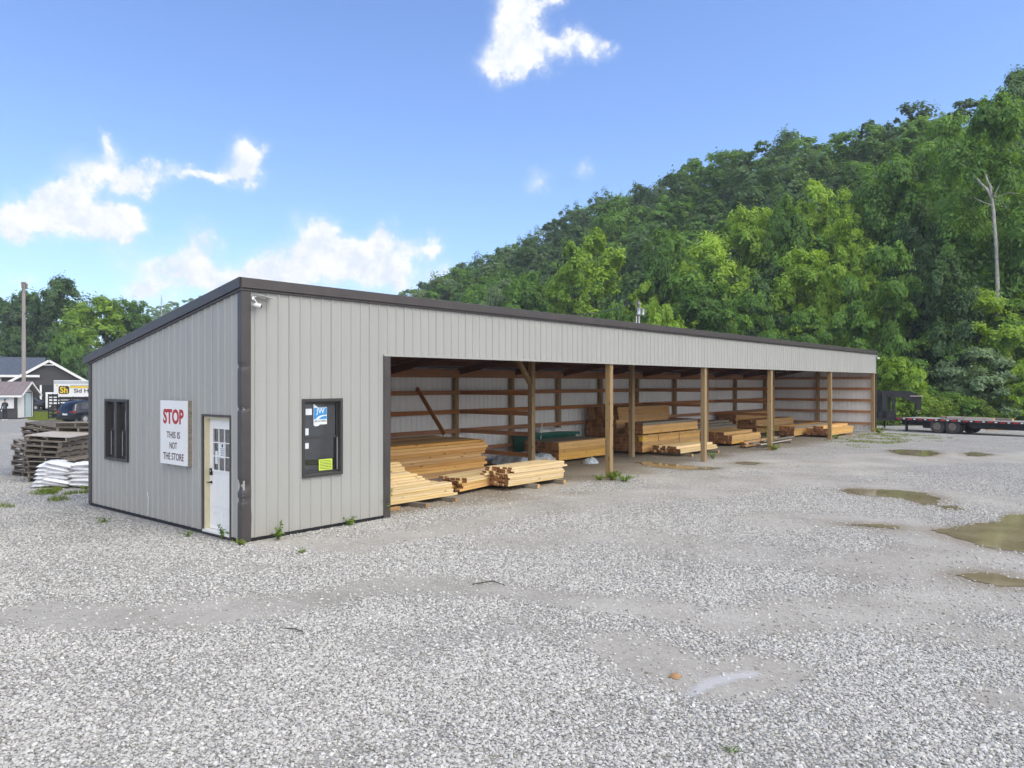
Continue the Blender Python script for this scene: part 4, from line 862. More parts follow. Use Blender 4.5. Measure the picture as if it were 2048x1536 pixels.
def person(loc, rz):
    me = bpy.data.meshes.new('person'); V = [(0,0,.95),(0,.0,1.12),(0,-.01,1.30),(0,0,1.46),(0,-.01,1.55),(0,-.03,1.66),(0,-.02,1.74),
        (-.09,0,.90),(-.11,-.01,.52),(-.12,.02,.09),(-.13,-.12,.05),(.09,0,.90),(.10,-.02,.52),(.11,.03,.09),(.13,-.11,.05),
        (-.17,0,1.42),(-.24,-.02,1.14),(-.21,-.12,.93),(-.20,-.17,.86),(.17,0,1.42),(.24,-.08,1.17),(.08,-.21,1.36),(.03,-.17,1.50)]
    E = [(0,1),(1,2),(2,3),(3,4),(4,5),(5,6),(0,7),(7,8),(8,9),(9,10),(0,11),(11,12),(12,13),(13,14),(3,15),(15,16),(16,17),(17,18),(3,19),(19,20),(20,21),(21,22)]
    me.from_pydata(V, E, []); o = bpy.data.objects.new('person', me); COL.objects.link(o)
    m = o.modifiers.new('skin', 'SKIN'); sv_ = me.skin_vertices[0].data
    rad = [.15,.14,.17,.12,.058,.088,.075,.098,.07,.045,.042,.098,.07,.045,.042,.068,.052,.042,.036,.068,.052,.042,.036]
    for k, r in enumerate(rad): sv_[k].radius = (r, r*(.78 if k < 4 else 1)); sv_[k].use_root = (k == 0)
    s = o.modifiers.new('sub', 'SUBSURF'); s.levels = 2; s.render_levels = 2
    dg = bpy.context.evaluated_depsgraph_get(); m2 = bpy.data.meshes.new_from_object(o.evaluated_get(dg)); bpy.data.objects.remove(o)
    m2.materials.clear()
    for c in (simple('navy_jacket', (.018,.022,.035), .8), simple('dark_trousers', (.012,.014,.022), .85), simple('skin', (.45,.27,.19), .55), MAT['white'], simple('grey_shirt', (.13,.16,.18), .8)): m2.materials.append(c)
    for p in m2.polygons:
        c = p.center; p.use_smooth = True; z = c.z
        i = 0
        if z < .115: i = 3
        elif z < .93 and abs(c.x) < .19: i = 1
        elif z > 1.52 and abs(c.x) < .12: i = 2
        elif z < .90: i = 2
        elif abs(c.x) < .055 and c.y < -.09 and 1.0 < z < 1.36: i = 4
        p.material_index = i
    b = link('person', m2, None, loc, (0, 0, rz)); tag(b, 'person in dark jacket and white shoes with one hand at the face, by the kiosk', 'person')
    mb = MB(); mb.tube([(0,-.01,1.70),(0,.0,1.745),(0,.01,1.785),(0,.01,1.80)], [.088,.096,.07,.02], 12); mb.prism([(-.07,-.20),(.07,-.20),(.085,-.08),(-.085,-.08)], 'z', 1.715, 1.725)
    mb.build('cap', simple('dark_cap', (.02,.02,.025), .8), b, smooth_=True)
    MB().box(-.22, -.16, -.20, -.185, .78, .90).build('paper_in_hand', MAT['white'], b)
    return b
person(here(10, 63.5), CAMR+R(12))

def wheel(parent, x, y, z, r, w, side, tyre='tyre', rim='rim', nlug=8):
    a = Vector((x, y, z)); s = side
    wh = MB().tube([(x, y-s*w, z), (x, y-s*w*.95, z), (x, y-s*.02, z), (x, y, z)], [r*.8, r, r, r*.86], 28).build('wheel', MAT[tyre], parent)
    mb = MB(); mb.tube([(x, y-s*.03, z), (x, y+s*.004, z), (x, y+s*.006, z)], [r*.52, r*.52, r*.47], 24); mb.tube([(x, y, z), (x, y+s*.03, z)], [r*.2, r*.17], 14)
    for k in range(nlug):
        t = 2*math.pi*k/nlug; mb.tube([(x+math.cos(t)*r*.33, y, z+math.sin(t)*r*.33), (x+math.cos(t)*r*.33, y+s*.025, z+math.sin(t)*r*.33)], r*.045, 6)
    mb.build('rim', MAT[rim], wh); return wh
def car(label, cat, loc, rz, prof, Wd, paint, wheels, wr, belt, glass_quads, name, rear=0.0):
    # prof: stations along the length: x, underside z, shoulder z, roof z (or None), half-width low, half-width roof
    t = thing(name, label, cat, loc, rz); mb = MB(); rings = []
    for x, zb, zs, zr, hw, hr in prof:
        rings.append([(x,-hw*.9,zb),(x,-hw,zb+.12),(x,-hw*1.01,(zb+zs)/2),(x,-hw*.985,zs-.05),(x,-hw*.95,zs),(x,-hr,zr-.04),(x,-hr*.9,zr),(x,0,zr+.02),
                      (x,hr*.9,zr),(x,hr,zr-.04),(x,hw*.95,zs),(x,hw*.985,zs-.05),(x,hw*1.01,(zb+zs)/2),(x,hw,zb+.12),(x,hw*.9,zb)])
    n = len(rings[0]); vs = [p for r in rings for p in r]
    fs = [(i*n+k, (i+1)*n+k, (i+1)*n+(k+1) % n, i*n+(k+1) % n) for i in range(len(rings)-1) for k in range(n)]
    fs.append(tuple(range(n))); fs.append(tuple((len(rings)-1)*n+k for k in range(n-1, -1, -1)))
    mb.add(vs, fs); b = mb.build('body', MAT[paint], t, smooth_=True)
    sm = b.modifiers.new('edge', 'EDGE_SPLIT'); sm.split_angle = R(38)
    for nm, q in glass_quads:
        g = MB(); g.add(q, [tuple(range(len(q)))]); g.build(nm, MAT['carglass'], t)
    for x, s in wheels:
        wheel(t, x, s*(Wd/2+.012), wr, wr, .22, s, rim='rim' if paint == 'x' else 'alu', nlug=5)
        mb = MB(); mb.tube([(x, s*(Wd/2-.25), wr+.01), (x, s*(Wd/2+.006), wr+.01)], wr*1.16, 24); mb.build('wheel_arch', MAT['inkblack'], t)
    return t
hw = .95
SP = [(0,.42,.95,1.02,.82,.72),(.05,.36,1.02,1.10,.90,.75),(.22,.34,1.04,1.45,.94,.72),(.55,.33,1.04,1.68,.95,.70),(1.2,.32,1.04,1.76,.95,.71),(2.2,.30,1.03,1.77,.95,.71),(2.9,.30,1.02,1.70,.95,.70),(3.45,.30,1.02,1.30,.95,.72),(3.7,.30,1.00,1.10,.94,.80),(4.4,.30,.92,.98,.90,.78),(4.75,.36,.75,.82,.78,.66)]
suv = car('dark navy sport utility vehicle parked behind the pallets, rear three-quarter view', 'car', here(130, 57.8), CAMR+R(67), SP, 1.9, 'carpaint', ((.95,-1),(.95,1),(3.75,-1),(3.75,1)), .37, 1.0,
    [('rear_window', [(.065,-.66,1.10),(.065,.66,1.10),(.30,.60,1.52),(.30,-.60,1.52)]),
     ('side_window', [(.62,-.925,1.10),(1.35,-.93,1.08),(1.35,-.745,1.62),(.80,-.745,1.60)]), ('side_window', [(1.42,-.93,1.08),(2.3,-.93,1.07),(2.3,-.745,1.63),(1.42,-.745,1.63)]), ('side_window', [(2.37,-.93,1.07),(3.2,-.93,1.08),(2.85,-.745,1.60),(2.37,-.745,1.63)])], 'parked_car')
mb = MB(); mb.box(-.02, .18, -.935, -.55, .88, .99); mb.build('tail_lamp', MAT['lamp'], suv); MB().box(-.02, .18, .55, .935, .88, .99).build('tail_lamp', MAT['lamp'], suv)
MB().box(-.03, .0, -.25, .25, .68, .80).build('licence_plate', MAT['paper'], suv); MB().box(-.06, .12, -.90, .90, .36, .58).build('bumper', MAT['carblack'], suv, bevel=.03)
for y in (-.62, .62): MB().bar((.7,y,1.80),(2.9,y,1.80),.04,.04).build('roof_rail', MAT['black'], suv)
CP = [(0,.45,.85,.88,.75,.70),(.08,.35,.92,.95,.86,.74),(.9,.30,.95,1.02,.90,.70),(1.5,.28,.95,1.40,.90,.62),(2.4,.28,.94,1.44,.90,.62),(3.2,.28,.93,1.02,.90,.66),(4.2,.30,.82,.88,.86,.70),(4.5,.38,.66,.72,.74,.62)]
car('black car parked before the dark garage beyond the kiosk', 'car', here(96, 88), CAMR+R(178), CP, 1.8, 'carblack', ((.85,-1),(3.6,-1),(.85,1),(3.6,1)), .32, .95,
    [('side_window', [(1.35,.885,.97),(2.3,.885,.97),(2.3,.66,1.36),(1.55,.66,1.34)])], 'parked_car')
# stake sided trailer
sr = thing('stake_trailer', 'black stake sided utility trailer between the car and the box truck', 'trailer', here(97, 61.5), CAMR+R(6))
def rack(x0, y0, x1, y1, z0, z1, nsl, npo, slope=0, name='rack_side'):
    mb = MB(); d = Vector((x1-x0, y1-y0, 0))
    for k in range(npo):
        f = k/(npo-1); mb.bar((x0+d.x*f, y0+d.y*f, z0), (x0+d.x*f, y0+d.y*f, z1-(slope*.8 if k == npo-1 else 0)), .07, .07)
    for k in range(nsl):
        z = z0+(z1-z0)*(k+.5)/nsl; e = 1-slope*max(0, (k-nsl*.55)/nsl)*.5; mb.bar((x0, y0, z), (x0+d.x*e, y0+d.y*e, z), .03, (z1-z0)/nsl*(.80 if k == nsl-1 else .42))
    mb.build(name, MAT['black'], sr)
rack(0, 0, .75, -.15, .25, 2.25, 8, 3, name='rack_gate'); rack(.75, -.15, 3.3, .9, .55, 2.0, 6, 4, .6); rack(.1, 1.7, 2.7, 2.7, .55, 2.0, 6, 4)
mb = MB(); mb.box(.2, 3.4, .0, 1.9, .42, .56); mb.build('deck', MAT['black'], sr); wheel(sr, 1.6, -.05, .34, .34, .2, -1); wheel(sr, 1.6, 2.0, .34, .34, .2, 1)
# box truck
bt = thing('box_truck', 'white box truck with a black and yellow rounded logo and a yellow stripe', 'truck', here(107.5, 79.5), CAMR+R(4))
TZ = .55; TH_ = zpx(762.5, 79.5)-bt.location.z
MB().box(0, 7.0, 0, 2.4, TZ+.25, TH_).build('box', MAT['white'], bt, bevel=.05)
MB().box(.02, 7.0, -.012, .0, TH_-.36, TH_-.05).build('top_rail', MAT['alu'], bt)
mb = MB(); mb.box(1.62, 7.0, -.02, -.002, TH_-.80, TH_-.60); mb.box(.25, .42, -.02, -.002, TH_-.60, TH_-.46); mb.build('stripe', MAT['yellow'], bt)
mb = MB(); mb.box(1.7, 7.0, -.024, -.003, TH_-.585, TH_-.47); mb.build('stripe', MAT['alu'], bt)
mb = MB(); r_ = .2; cx_, cz_, hw_, hh_ = 1.02, TH_-1.0, .53, .42; pts = []
for (sx, sz, a0) in ((1,-1,-90),(1,1,0),(-1,1,90),(-1,-1,180)):
    for k in range(7): a = R(a0+k*15); pts.append((cx_+sx*(hw_-r_)+math.cos(a)*r_, cz_+sz*(hh_-r_)+math.sin(a)*r_))
mb.prism(pts, 'y', -.02, -.002, 0); text_fit(mb, 'Sh', .80, .68, FX(cx_, -.024, cz_), 1, .03); mb.build('logo', [MAT['inkblack'], MAT['yellow']], bt)
mb = MB(); text_fit(mb, 'Sid Hook', 2.65, .42, FX(3.35, -.012, TH_-1.08), 0, .02); mb.build('lettering', MAT['inkblack'], bt)
MB().box(-.9, -.02, .15, 2.2, TZ-.1, TZ+1.6).build('cab', MAT['white'], bt, bevel=.12); MB().box(-.3, 6.9, .2, 2.2, TZ-.05, TZ+.2).build('chassis', MAT['inkblack'], bt)
for x in (.0, 5.4): wheel(bt, x, .1, .45, .45, .3, -1); wheel(bt, x, 2.3, .45, .45, .3, 1)
# house
hs = thing('house', 'dark sided house with slate roof and white trimmed gable beyond the kiosk', 'house', here(98, 97), CAMR+R(31.2))
HG = hs.location.z; pz = lambda py, d: zpx(py, d)-HG; k97 = 97/FPX
pk, ev = pz(724, 97), pz(764, 97)-.15; hw2 = 66*k97
MB().prism([(-hw2+.25, 0), (hw2-.25, 0), (hw2-.25, ev+.05), (0, pk-.2), (-hw2+.25, ev+.05)], 'y', 0, 8).build('gable_wall', MAT['siding'], hs)
def roofslab(mb, y0, y1, t=.14):
    for s in (-1, 1): mb.prism([(s*(hw2+.25), ev-.12), (0, pk), (0, pk+t), (s*(hw2+.25), ev-.12+t)][::s], 'y', y0, y1)
mb = MB(); roofslab(mb, -.35, 8.2); mb.build('roof', MAT['shingle'], hs)
mb = MB()
for s in (-1, 1): mb.bar((s*(hw2+.3), -.40, ev-.12), (0, -.40, pk+.03), .06, .30)
mb.bar((-.55, -.41, pk-.5), (.55, -.41, pk-.5), .05, .1); mb.build('barge_board', MAT['white'], hs)
mb = MB(); mb.prism([(-13, pz(755,97)), (-1.0, pz(755,97)), (-1.0, 0), (-13, 0)], 'y', .5, 7); mb.build('wing_wall', MAT['siding'], hs)
mb = MB(); zr, ze = pz(717, 100), pz(753, 97)
mb.add([(-16,-.2,ze),(-1.0,-.2,ze),(-.3,3.6,zr),(-16,3.6,zr),(-16,7.4,ze),(-.3,7.4,ze)], [(0,1,2,3),(3,2,5,4)]); zz2 = pz(700, 100); mb.add([(-16,-.25,ze+.02),(-7.2,1.2,ze+1.3),(-5.0,3.6,zr+.03),(-9.5,3.6,zz2+.8),(-16,3.6,zz2+.8)], [(0,1,2,3,4)]); mb.build('wing_roof', MAT['shingle'], hs)
MB().box(-16, -1.0, -.32, -.2, ze-.22, ze+.06).build('gutter', MAT['white'], hs)
wd = MB().box(-6.1, -5.05, .42, .5, pz(768,97), pz(756,97)).build('window', MAT['white'], hs); MB().box(-5.9, -5.25, .40, .419, pz(768,97)+.05, pz(758,97)).build('pane', MAT['carglass'], hs if False else wd)
gd = MB().box(-1.9, 1.0, -.05, -.001, 0, pz(772, 97)).build('garage_opening', MAT['inkblack'], hs); MB().box(-.75, -.55, -.06, -.03, 0, pz(772, 97)).build('frame', MAT['white'], gd) if False else MB().box(-1.0+.0, -.78, -.09, -.051, 0, pz(772, 97)).build('frame', MAT['white'], gd)
# utility pole with its wires
pp = thing('utility_pole', 'tall grey wooden utility pole rising behind the kiosk roof', 'utility pole', here(47.5, 73)); ph = zpx(568, 73)-pp.location.z
MB().tube([(0,0,0),(0,0,ph*.5),(0,0,ph)], [.21,.185,.16], 12).build('pole', MAT['pole'], pp).rotation_euler = (0, 0, 0)
mb = MB(); mb.tube([(0,0,ph-.05),(0,0,ph+.07)], [.26,.2], 10); mb.tube([(-.15,-.2,ph-.05),(-.15,-.2,ph-.5)], .12, 8); mb.tube([(.2,-.12,ph-.05),(.2,-.12,ph-.55)], .11, 8); mb.build('cap', MAT['grey'], pp)
def wire(a, b, sag, label, r=.016, grp=None):
    a, b = Vector(a), Vector(b); pts = [a.lerp(b, t/14)-Vector((0,0,sag*4*(t/14)*(1-t/14))) for t in range(15)]
    o = MB().tube(pts, r, 5).build('power_line', MAT['wire']); tag(o, label, 'wire', grp)
def apx(px, py, dep): x, y, _ = at(px, dep); return (x, y, zpx(py, dep))
wire(apx(48, 628, 73), apx(420, 682, 60), .5, 'lower wire running from the grey pole towards the shed roof', .03); wire(apx(48, 577, 73), apx(500, 640, 70), .6, 'upper wire running right from the top of the grey pole', .016)
wire(apx(47, 625, 73), apx(-300, 655, 60), .6, 'wire running left from the grey pole out of the picture', .03); wire(apx(46, 580, 73), apx(-30, 735, 62), .0, 'slanting guy wire left of the grey pole', .03)
mast = thing('antenna_mast', 'thin mast standing just above the shed roof slope', 'mast', here(323, 118)); mh = zpx(592, 118)-mast.location.z
MB().tube([(0,0,0),(0,0,mh)], [.12,.05], 6).build('pole', MAT['alu'], mast); mb = MB(); mb.bar((0,0,mh-.3),(1.0,0,mh-3.6),.05,.05); mb.bar((0,0,mh-.6),(-.5,0,mh-2.6),.05,.05); mb.build('stay', MAT['alu'], mast)
# pole with transformers beyond the roof
tp = thing('utility_pole', 'dark utility pole with crossarm and transformers showing over the shed roof', 'utility pole', here(1277, 62)); th_ = zpx(603, 62)-tp.location.z
MB().tube([(0,0,0),(0,0,th_)], [.17,.13], 10).build('pole', MAT['grey'], tp); MB().bar((-.75,-.55,th_-.42),(.75,.55,th_+.05),.1,.12).build('crossarm', MAT['pole'], tp)
for dx in (-.34, .30): MB().tube([(dx,-.2,th_-1.15),(dx,-.2,th_-.62)], .15, 12).build('transformer', MAT['alu'], tp)
mb = MB(); mb.tube([(-.35,0,th_-1.3),(-.3,0,th_-2.4)], .04, 6); mb.tube([(-.1,-.1,th_-1.3),(-.05,-.1,th_-2.4)], .04, 6); mb.build('conduit', MAT['paper'], tp)
wire((tp.location.x-.6, tp.location.y-.4, tp.location.z+th_-.1), apx(1120, 632, 44), .3, 'thick cable slanting down left from the transformer pole to the roof', .03)

# ------------------------------------------------------------------ flatbed trailers at the far right
pa, pb = Vector((45.4, .6, 0)), Vector((43.0, -7.0, 0)); dr = (pb-pa).normalized(); sd = Vector((-dr.y, dr.x, 0))
fb = thing('flatbed_trailer', 'long black flatbed trailer with red and white edge tape, parked on dual wheels', 'trailer', (pa.x, pa.y, float(hgt(44, -3))), math.atan2(dr.y, dr.x))
# local x runs along the near edge to the right, local y away
LT, ZD = 11.5, .84
o = MB().box(0, LT, 0, 2.5, ZD-.05, ZD).build('deck', MAT['deck'], fb)
mb = MB(); mb.box(-.02, LT, -.04, -.001, ZD-.17, ZD+.012); mb.box(0, LT, .6, .75, ZD-.42, ZD-.051); mb.box(0, LT, 1.75, 1.9, ZD-.42, ZD-.051); mb.box(4.4, LT, .05, .12, ZD-.45, ZD-.172)
for k in range(19): mb.box(.3+k*.6, .36+k*.6, .0, 2.5, ZD-.16, ZD-.051)
mb.build('frame', MAT['black'], fb)
mb = MB()
for k in range(34):
    x = .05+k*.335
    if k % 2: mb.box(x+.06, x+.20, -.046, -.041, ZD-.075, ZD-.015, 1)
    else: mb.box(x, x+.30, -.046, -.041, ZD-.09, ZD-.01, 0)
mb.build('reflective_tape', [MAT['red'], MAT['white']], fb)
wx = []
for px in (1873.5, 1904.5):
    v = CD+CR*((px-1024)/FPX); t_ = ((pa.x-CAMP.x)*dr.y-(pa.y-CAMP.y)*dr.x)/(v.x*dr.y-v.y*dr.x); P = CAMP+v*t_; wx.append((Vector((P.x, P.y, 0))-pa).dot(dr))
for x in wx:
    for yy, s in ((-.02+.02, -1), (.34, -1), (2.15, 1), (2.5, 1)): wheel(fb, x, yy+.02, .43, .43, .24, s)
    MB().tube([(x, .2, .43), (x, 2.3, .43)], .06, 8).build('axle', MAT['black'], fb)
mb = MB(); mb.box(.45, .57, .2, .32, .03, ZD-.05); mb.box(.36, .66, .12, .40, 0, .03); mb.build('landing_leg', MAT['black'], fb)
mb = MB(); mb.box(1.4, 3.0, .5, 1.2, .25, .5); mb.build('toolbox', MAT['black'], fb)
gt = thing('gooseneck_trailer', 'black gooseneck trailer front arching up behind the far corner of the shed', 'trailer', (0,0,0))
G0 = Vector(at(1768, 49)); gx = Vector((CR.x, CR.y, 0)); gt.location = (G0.x, G0.y, float(hgt(G0.x, G0.y))); gt.rotation_euler = (0, 0, CAMR+R(-14)); k49 = 49/FPX; gz = lambda py: zpx(py, 49)-gt.location.z
MB().box(-6, .75, -.3, 2.0, gz(843), gz(838)).build('deck', MAT['black'], gt)
mb = MB()
for y in (0, 1.3): mb.bar((0, y, gz(840)), (0, y, gz(785)), .16, .28, up=(1,0,0)); mb.bar((.55, y, gz(838)), (.62, y, gz(790)), .14, .16, up=(1,0,0))
mb.box(-.35, .70, -.08, 1.45, gz(838)+.0, gz(825)); mb.build('upright', MAT['black'], gt)
mb = MB(); c = .65
mb.prism([(-.3, gz(795)), (1.2, gz(797)), (2.0, gz(808)), (2.02, gz(822)), (2.3, gz(822)), (2.3, gz(794)), (1.65, gz(784)), (-.3, gz(783))], 'y', c-.16, c+.16); mb.build('neck', MAT['black'], gt)
MB().box(1.62, 2.32, c-.30, c+.30, gz(795), gz(794)+.03).build('neck_plate', MAT['deck'], gt).rotation_euler = (0, 0, 0)
mb = MB(); mb.tube([(2.16, c, gz(823)), (2.16, c, gz(829))], .07, 10); mb.build('coupler', MAT['grey'], gt); mb = MB(); mb.tube([(.05,.1,gz(842)),(.05,.1,gz(858))], .06, 8); mb.build('jack', MAT['black'], gt)
# planks on the flatbed, timbers on the ground behind it
for k, (x, y, L, a, z, lab) in enumerate(((2.0, 1.4, 1.2, 8, .0, 'dark plank lying on the flatbed deck above the wheels'), (2.5, 1.2, 2.3, -4, .02, 'grey plank lying on the flatbed, leftmost of the long ones'), (3.0, 1.6, 3.0, -2, .0, 'longest grey plank lying on the flatbed trailer'), (3.6, 1.0, 1.6, 3, .0, 'short pale plank lying on the flatbed trailer'))):
    o = MB().box(0, L, 0, .24, 0, .13, 0, 1).build('plank', [MAT[('grey','palletl','grey','palletl')[k]], MAT['endp']]); q = fb.matrix_basis @ Vector((x, y, ZD+.005+z)); o.location = q; o.rotation_euler = (0, 0, math.atan2(dr.y, dr.x)+R(a)); tag(o, lab, 'plank', 'planks on the flatbed trailer')
for k in range(3):
    o = MB().box(0, 5.0, 0, .3, 0, .14, 0, 1).build('timber', [MAT[('brown','gold','brown')[k]], MAT['endg']]); x, y, z = at(1975+k*6, 49+k*.5); o.location = (x, y, z+.02+(.15 if k == 1 else .0)); o.rotation_euler = (0, 0, CAMR-R(12)); tag(o, ('lower timber under the right end of the flatbed', 'upper timber showing under the right end of the flatbed', 'rear timber under the right end of the flatbed')[k], 'timber', 'timbers behind the flatbed')
# little things on the yard
o = MB().tube([(*gp(945,1172), .012), (*gp(985,1169), .035), (*gp(1010,1174), .012)], [.008,.010,.006], 6).build('twig', MAT['bark']); tag(o, 'thin dark twig lying on the gravel in front of the shed', 'twig')
o = MB().tube([(*gp(570,1262), .02), (*gp(590,1265), .03), (*gp(606,1267), .012)], [.006,.008,.005], 6).build('twig', MAT['bark']); tag(o, 'short dark twig on the gravel at the left, nearer the camera', 'twig')
# ------------------------------------------------------------------ vegetation
def quads_mesh(name, co, tint, mats, nper=4, mi=None):
    n = len(co)//nper; me = bpy.data.meshes.new(name)
    me.vertices.add(len(co)); me.vertices.foreach_set('co', co.astype(np.float32).ravel())
    me.loops.add(n*nper); me.loops.foreach_set('vertex_index', np.arange(n*nper, dtype=np.int32))
    me.polygons.add(n); me.polygons.foreach_set('loop_start', np.arange(0, n*nper, nper, dtype=np.int32))
    me.attributes.new('tint', 'FLOAT', 'POINT').data.foreach_set('value', np.repeat(tint, nper).astype(np.float32))
    for m in mats: me.materials.append(m)
    if mi is not None: me.polygons.foreach_set('material_index', mi.astype(np.int32))
    me.update(calc_edges=True); return me
def leaf_quads(r, cen, nrm, size, asp=.62):
    # pointed leaf sprays: diamond quads facing nrm, turned at random
    n = len(cen); nrm = nrm/np.linalg.norm(nrm, axis=1, keepdims=True); t = r.normal(size=(n, 3)); a = np.cross(nrm, t); a /= np.linalg.norm(a, axis=1, keepdims=True)+1e-9; b = np.cross(nrm, a)
    s = size[:, None]; fold = nrm*s*.22
    return np.stack([cen-a*s*.5, cen-b*s*asp*.5+fold*r.uniform(-1,1,(n,1)), cen+a*s*.55, cen+b*s*asp*.5+fold*r.uniform(-1,1,(n,1))], 1).reshape(-1, 3)
def crown(seed, H, Rd, base, lobes, nsub, per, leaf, shape='round', flat=.8, loose=.2):
    """a crown as big lobes round the limbs, each a cluster of small leafy clumps, each clump many leaf sprays. Returns co, tint, lobe centres."""
    r = np.random.default_rng(seed); ch = H-base; C = []; pts, nr, tn, sz = [], [], [], []
    for i in range(lobes):
        h = (i+.5)/lobes*.86+.06+r.uniform(-.05, .05); th = i*2.4+r.uniform(-.5, .5)
        if shape == 'round': env = np.sqrt(max(.05, 1-(2*(h-.40)/1.25)**2))
        elif shape == 'tall': env = np.sin(np.pi*min(1, h*.86+.14))**.6
        elif shape == 'spread': env = .5+.7*np.sin(np.pi*(.2+h*.66))-1.0*max(0, h-.7)
        lr = Rd*r.uniform(.38, .60)*(1-.30*h); rr = max(0, Rd*env*r.uniform(.75, 1.08)-lr*.8)*(1 if i < lobes-1 else .2)
        c = np.array([rr*np.cos(th), rr*np.sin(th), base+h*ch*.97]); zl = flat*ch*.34/Rd if shape != 'spread' else flat*ch*.30/Rd; zl = min(zl, 1.3 if shape != 'spread' else .55)
        c[2] = min(c[2], H-lr*zl*.9); C.append(c); lt = r.uniform(-.12, .12)
        for j in range(nsub):
            d = r.normal(size=3); d /= np.linalg.norm(d); d[2] = d[2] if d[2] > -.3 else -d[2]; p = c+d*lr*r.uniform(.55, 1.0)*np.array([1, 1, zl]); sr = lr*r.uniform(.24, .46); ct = lt+r.uniform(-.14, .14)+.10*d[2]
            e = r.normal(size=(per, 3)); e /= np.linalg.norm(e, axis=1, keepdims=True); e[:, 2] = np.where(e[:, 2] < -.35, -e[:, 2], e[:, 2]); k = r.uniform(.25, 1.1, (per, 1))**.65
            k = np.where(r.uniform(size=(per, 1)) < loose, k*r.uniform(1.0, 1.7, (per, 1)), k); q = p+e*k*sr*np.array([1, 1, max(.55, min(zl, 1))])*r.uniform(.7, 1.3, 3)
            pts.append(q); nr.append(d*.55+e*.45+np.array([0, 0, .45])+r.normal(size=(per, 3))*.26); tn.append(np.clip(.48+ct+r.normal(size=per)*.13, 0, 1)); sz.append(leaf*r.uniform(.55, 1.25, per))
    pts, nr, tn, sz = map(np.concatenate, (pts, nr, tn, sz))
    return leaf_quads(r, pts, nr, sz), tn, np.array(C)
def trunk_mesh(seed, H, base, tr, C, mat, nlimb=6, lean=.0):
    r = np.random.default_rng(seed+99); mb = MB(); pts = []; rad = []
    for k in range(7):
        f = k/6; pts.append((lean*f*f*H+r.normal()*.02*H*f*.5, r.normal()*.018*H*f*.5, H*.74*f)); rad.append(tr*(1-.85*f)+.0008)
    mb.tube(pts, rad, 9)
    idx = r.choice(len(C), min(nlimb, len(C)), replace=False)
    for i in idx:
        c = C[i]; z0 = max(base*.75, c[2]-np.hypot(c[0], c[1])*.75-.4); z0 = min(z0, H*.7); f = min(.99, z0/(H*.74)); s = Vector(pts[0]).lerp(Vector(pts[-1]), 1); 
        k = min(5, int(f*6)); p0 = Vector(pts[k]).lerp(Vector(pts[k+1]), f*6-k); e = Vector(c); m = p0.lerp(e, .5)+Vector((0, 0, -.06*H*.3)); rr = tr*(1-.8*f)*.32
        mb.tube([p0, m, e], [rr, rr*.6, rr*.2+.0006], 6)
    return mb.mesh('trunk', mat, smooth_=True)
LM = {'dark': L_DARK, 'mid': L_MID, 'yg': L_YG, 'grey': L_GREY}
PROTO = {}
def proto(kind, v=0):
    key = (kind, v)
    if key in PROTO: return PROTO[key]
    sd = 100+v*17+hash_(kind)
    P = {'round': dict(H=1, Rd=.38, base=.12, lobes=17, nsub=12, per=150, leaf=.028, shape='round', flat=1.35),
         'tall': dict(H=1, Rd=.25, base=.12, lobes=14, nsub=11, per=150, leaf=.022, shape='tall'),
         'airy': dict(H=1, Rd=.33, base=.26, lobes=13, nsub=10, per=120, leaf=.022, shape='round', loose=.4, flat=1.35),
         'spread': dict(H=1, Rd=.50, base=.12, lobes=16, nsub=11, per=150, leaf=.030, shape='spread', flat=.95, loose=.3),
         'bush': dict(H=1, Rd=.72, base=.02, lobes=11, nsub=12, per=170, leaf=.050, shape='round', flat=1.6)}[kind]
    co, tn, C = crown(sd, **P); PROTO[key] = (co, tn, C, P['base'], sd); return PROTO[key]
def hash_(s): return sum(ord(c)*(i+3) for i, c in enumerate(s)) % 89
MESHC = {}
def tree(px, dep, topy, wpx, kind, tone, label, name='tree', bark='bark', v=0, cat='tree', group=None, sink=.3):
    x, y, z = at(px, dep); H = max(1.5, zpx(topy, dep)-z+sink); Wd = wpx/FPX*dep
    co, tn, C, base, sd = proto(kind, v); t = thing(name, label, cat, (x, y, z-sink), random.uniform(0, 6.28), group)
    span = np.percentile(np.hypot(co[:, 0], co[:, 1]), 97)*2; sx = Wd/span
    key = (kind, v, tone)
    if key not in MESHC: MESHC[key] = quads_mesh('crown', co, tn, [LM[tone]])
    c = link('crown', MESHC[key], t, scale=(sx, sx, H))
    tk = (kind, v, bark)
    if tk not in MESHC: MESHC[tk] = trunk_mesh(sd, 1.0, base, .011 if kind != 'bush' else .010, C, MAT[bark])
    link('trunk', MESHC[tk], t, scale=((sx+H)/2 if kind != 'bush' else sx, (sx+H)/2 if kind != 'bush' else sx, H))
    return t
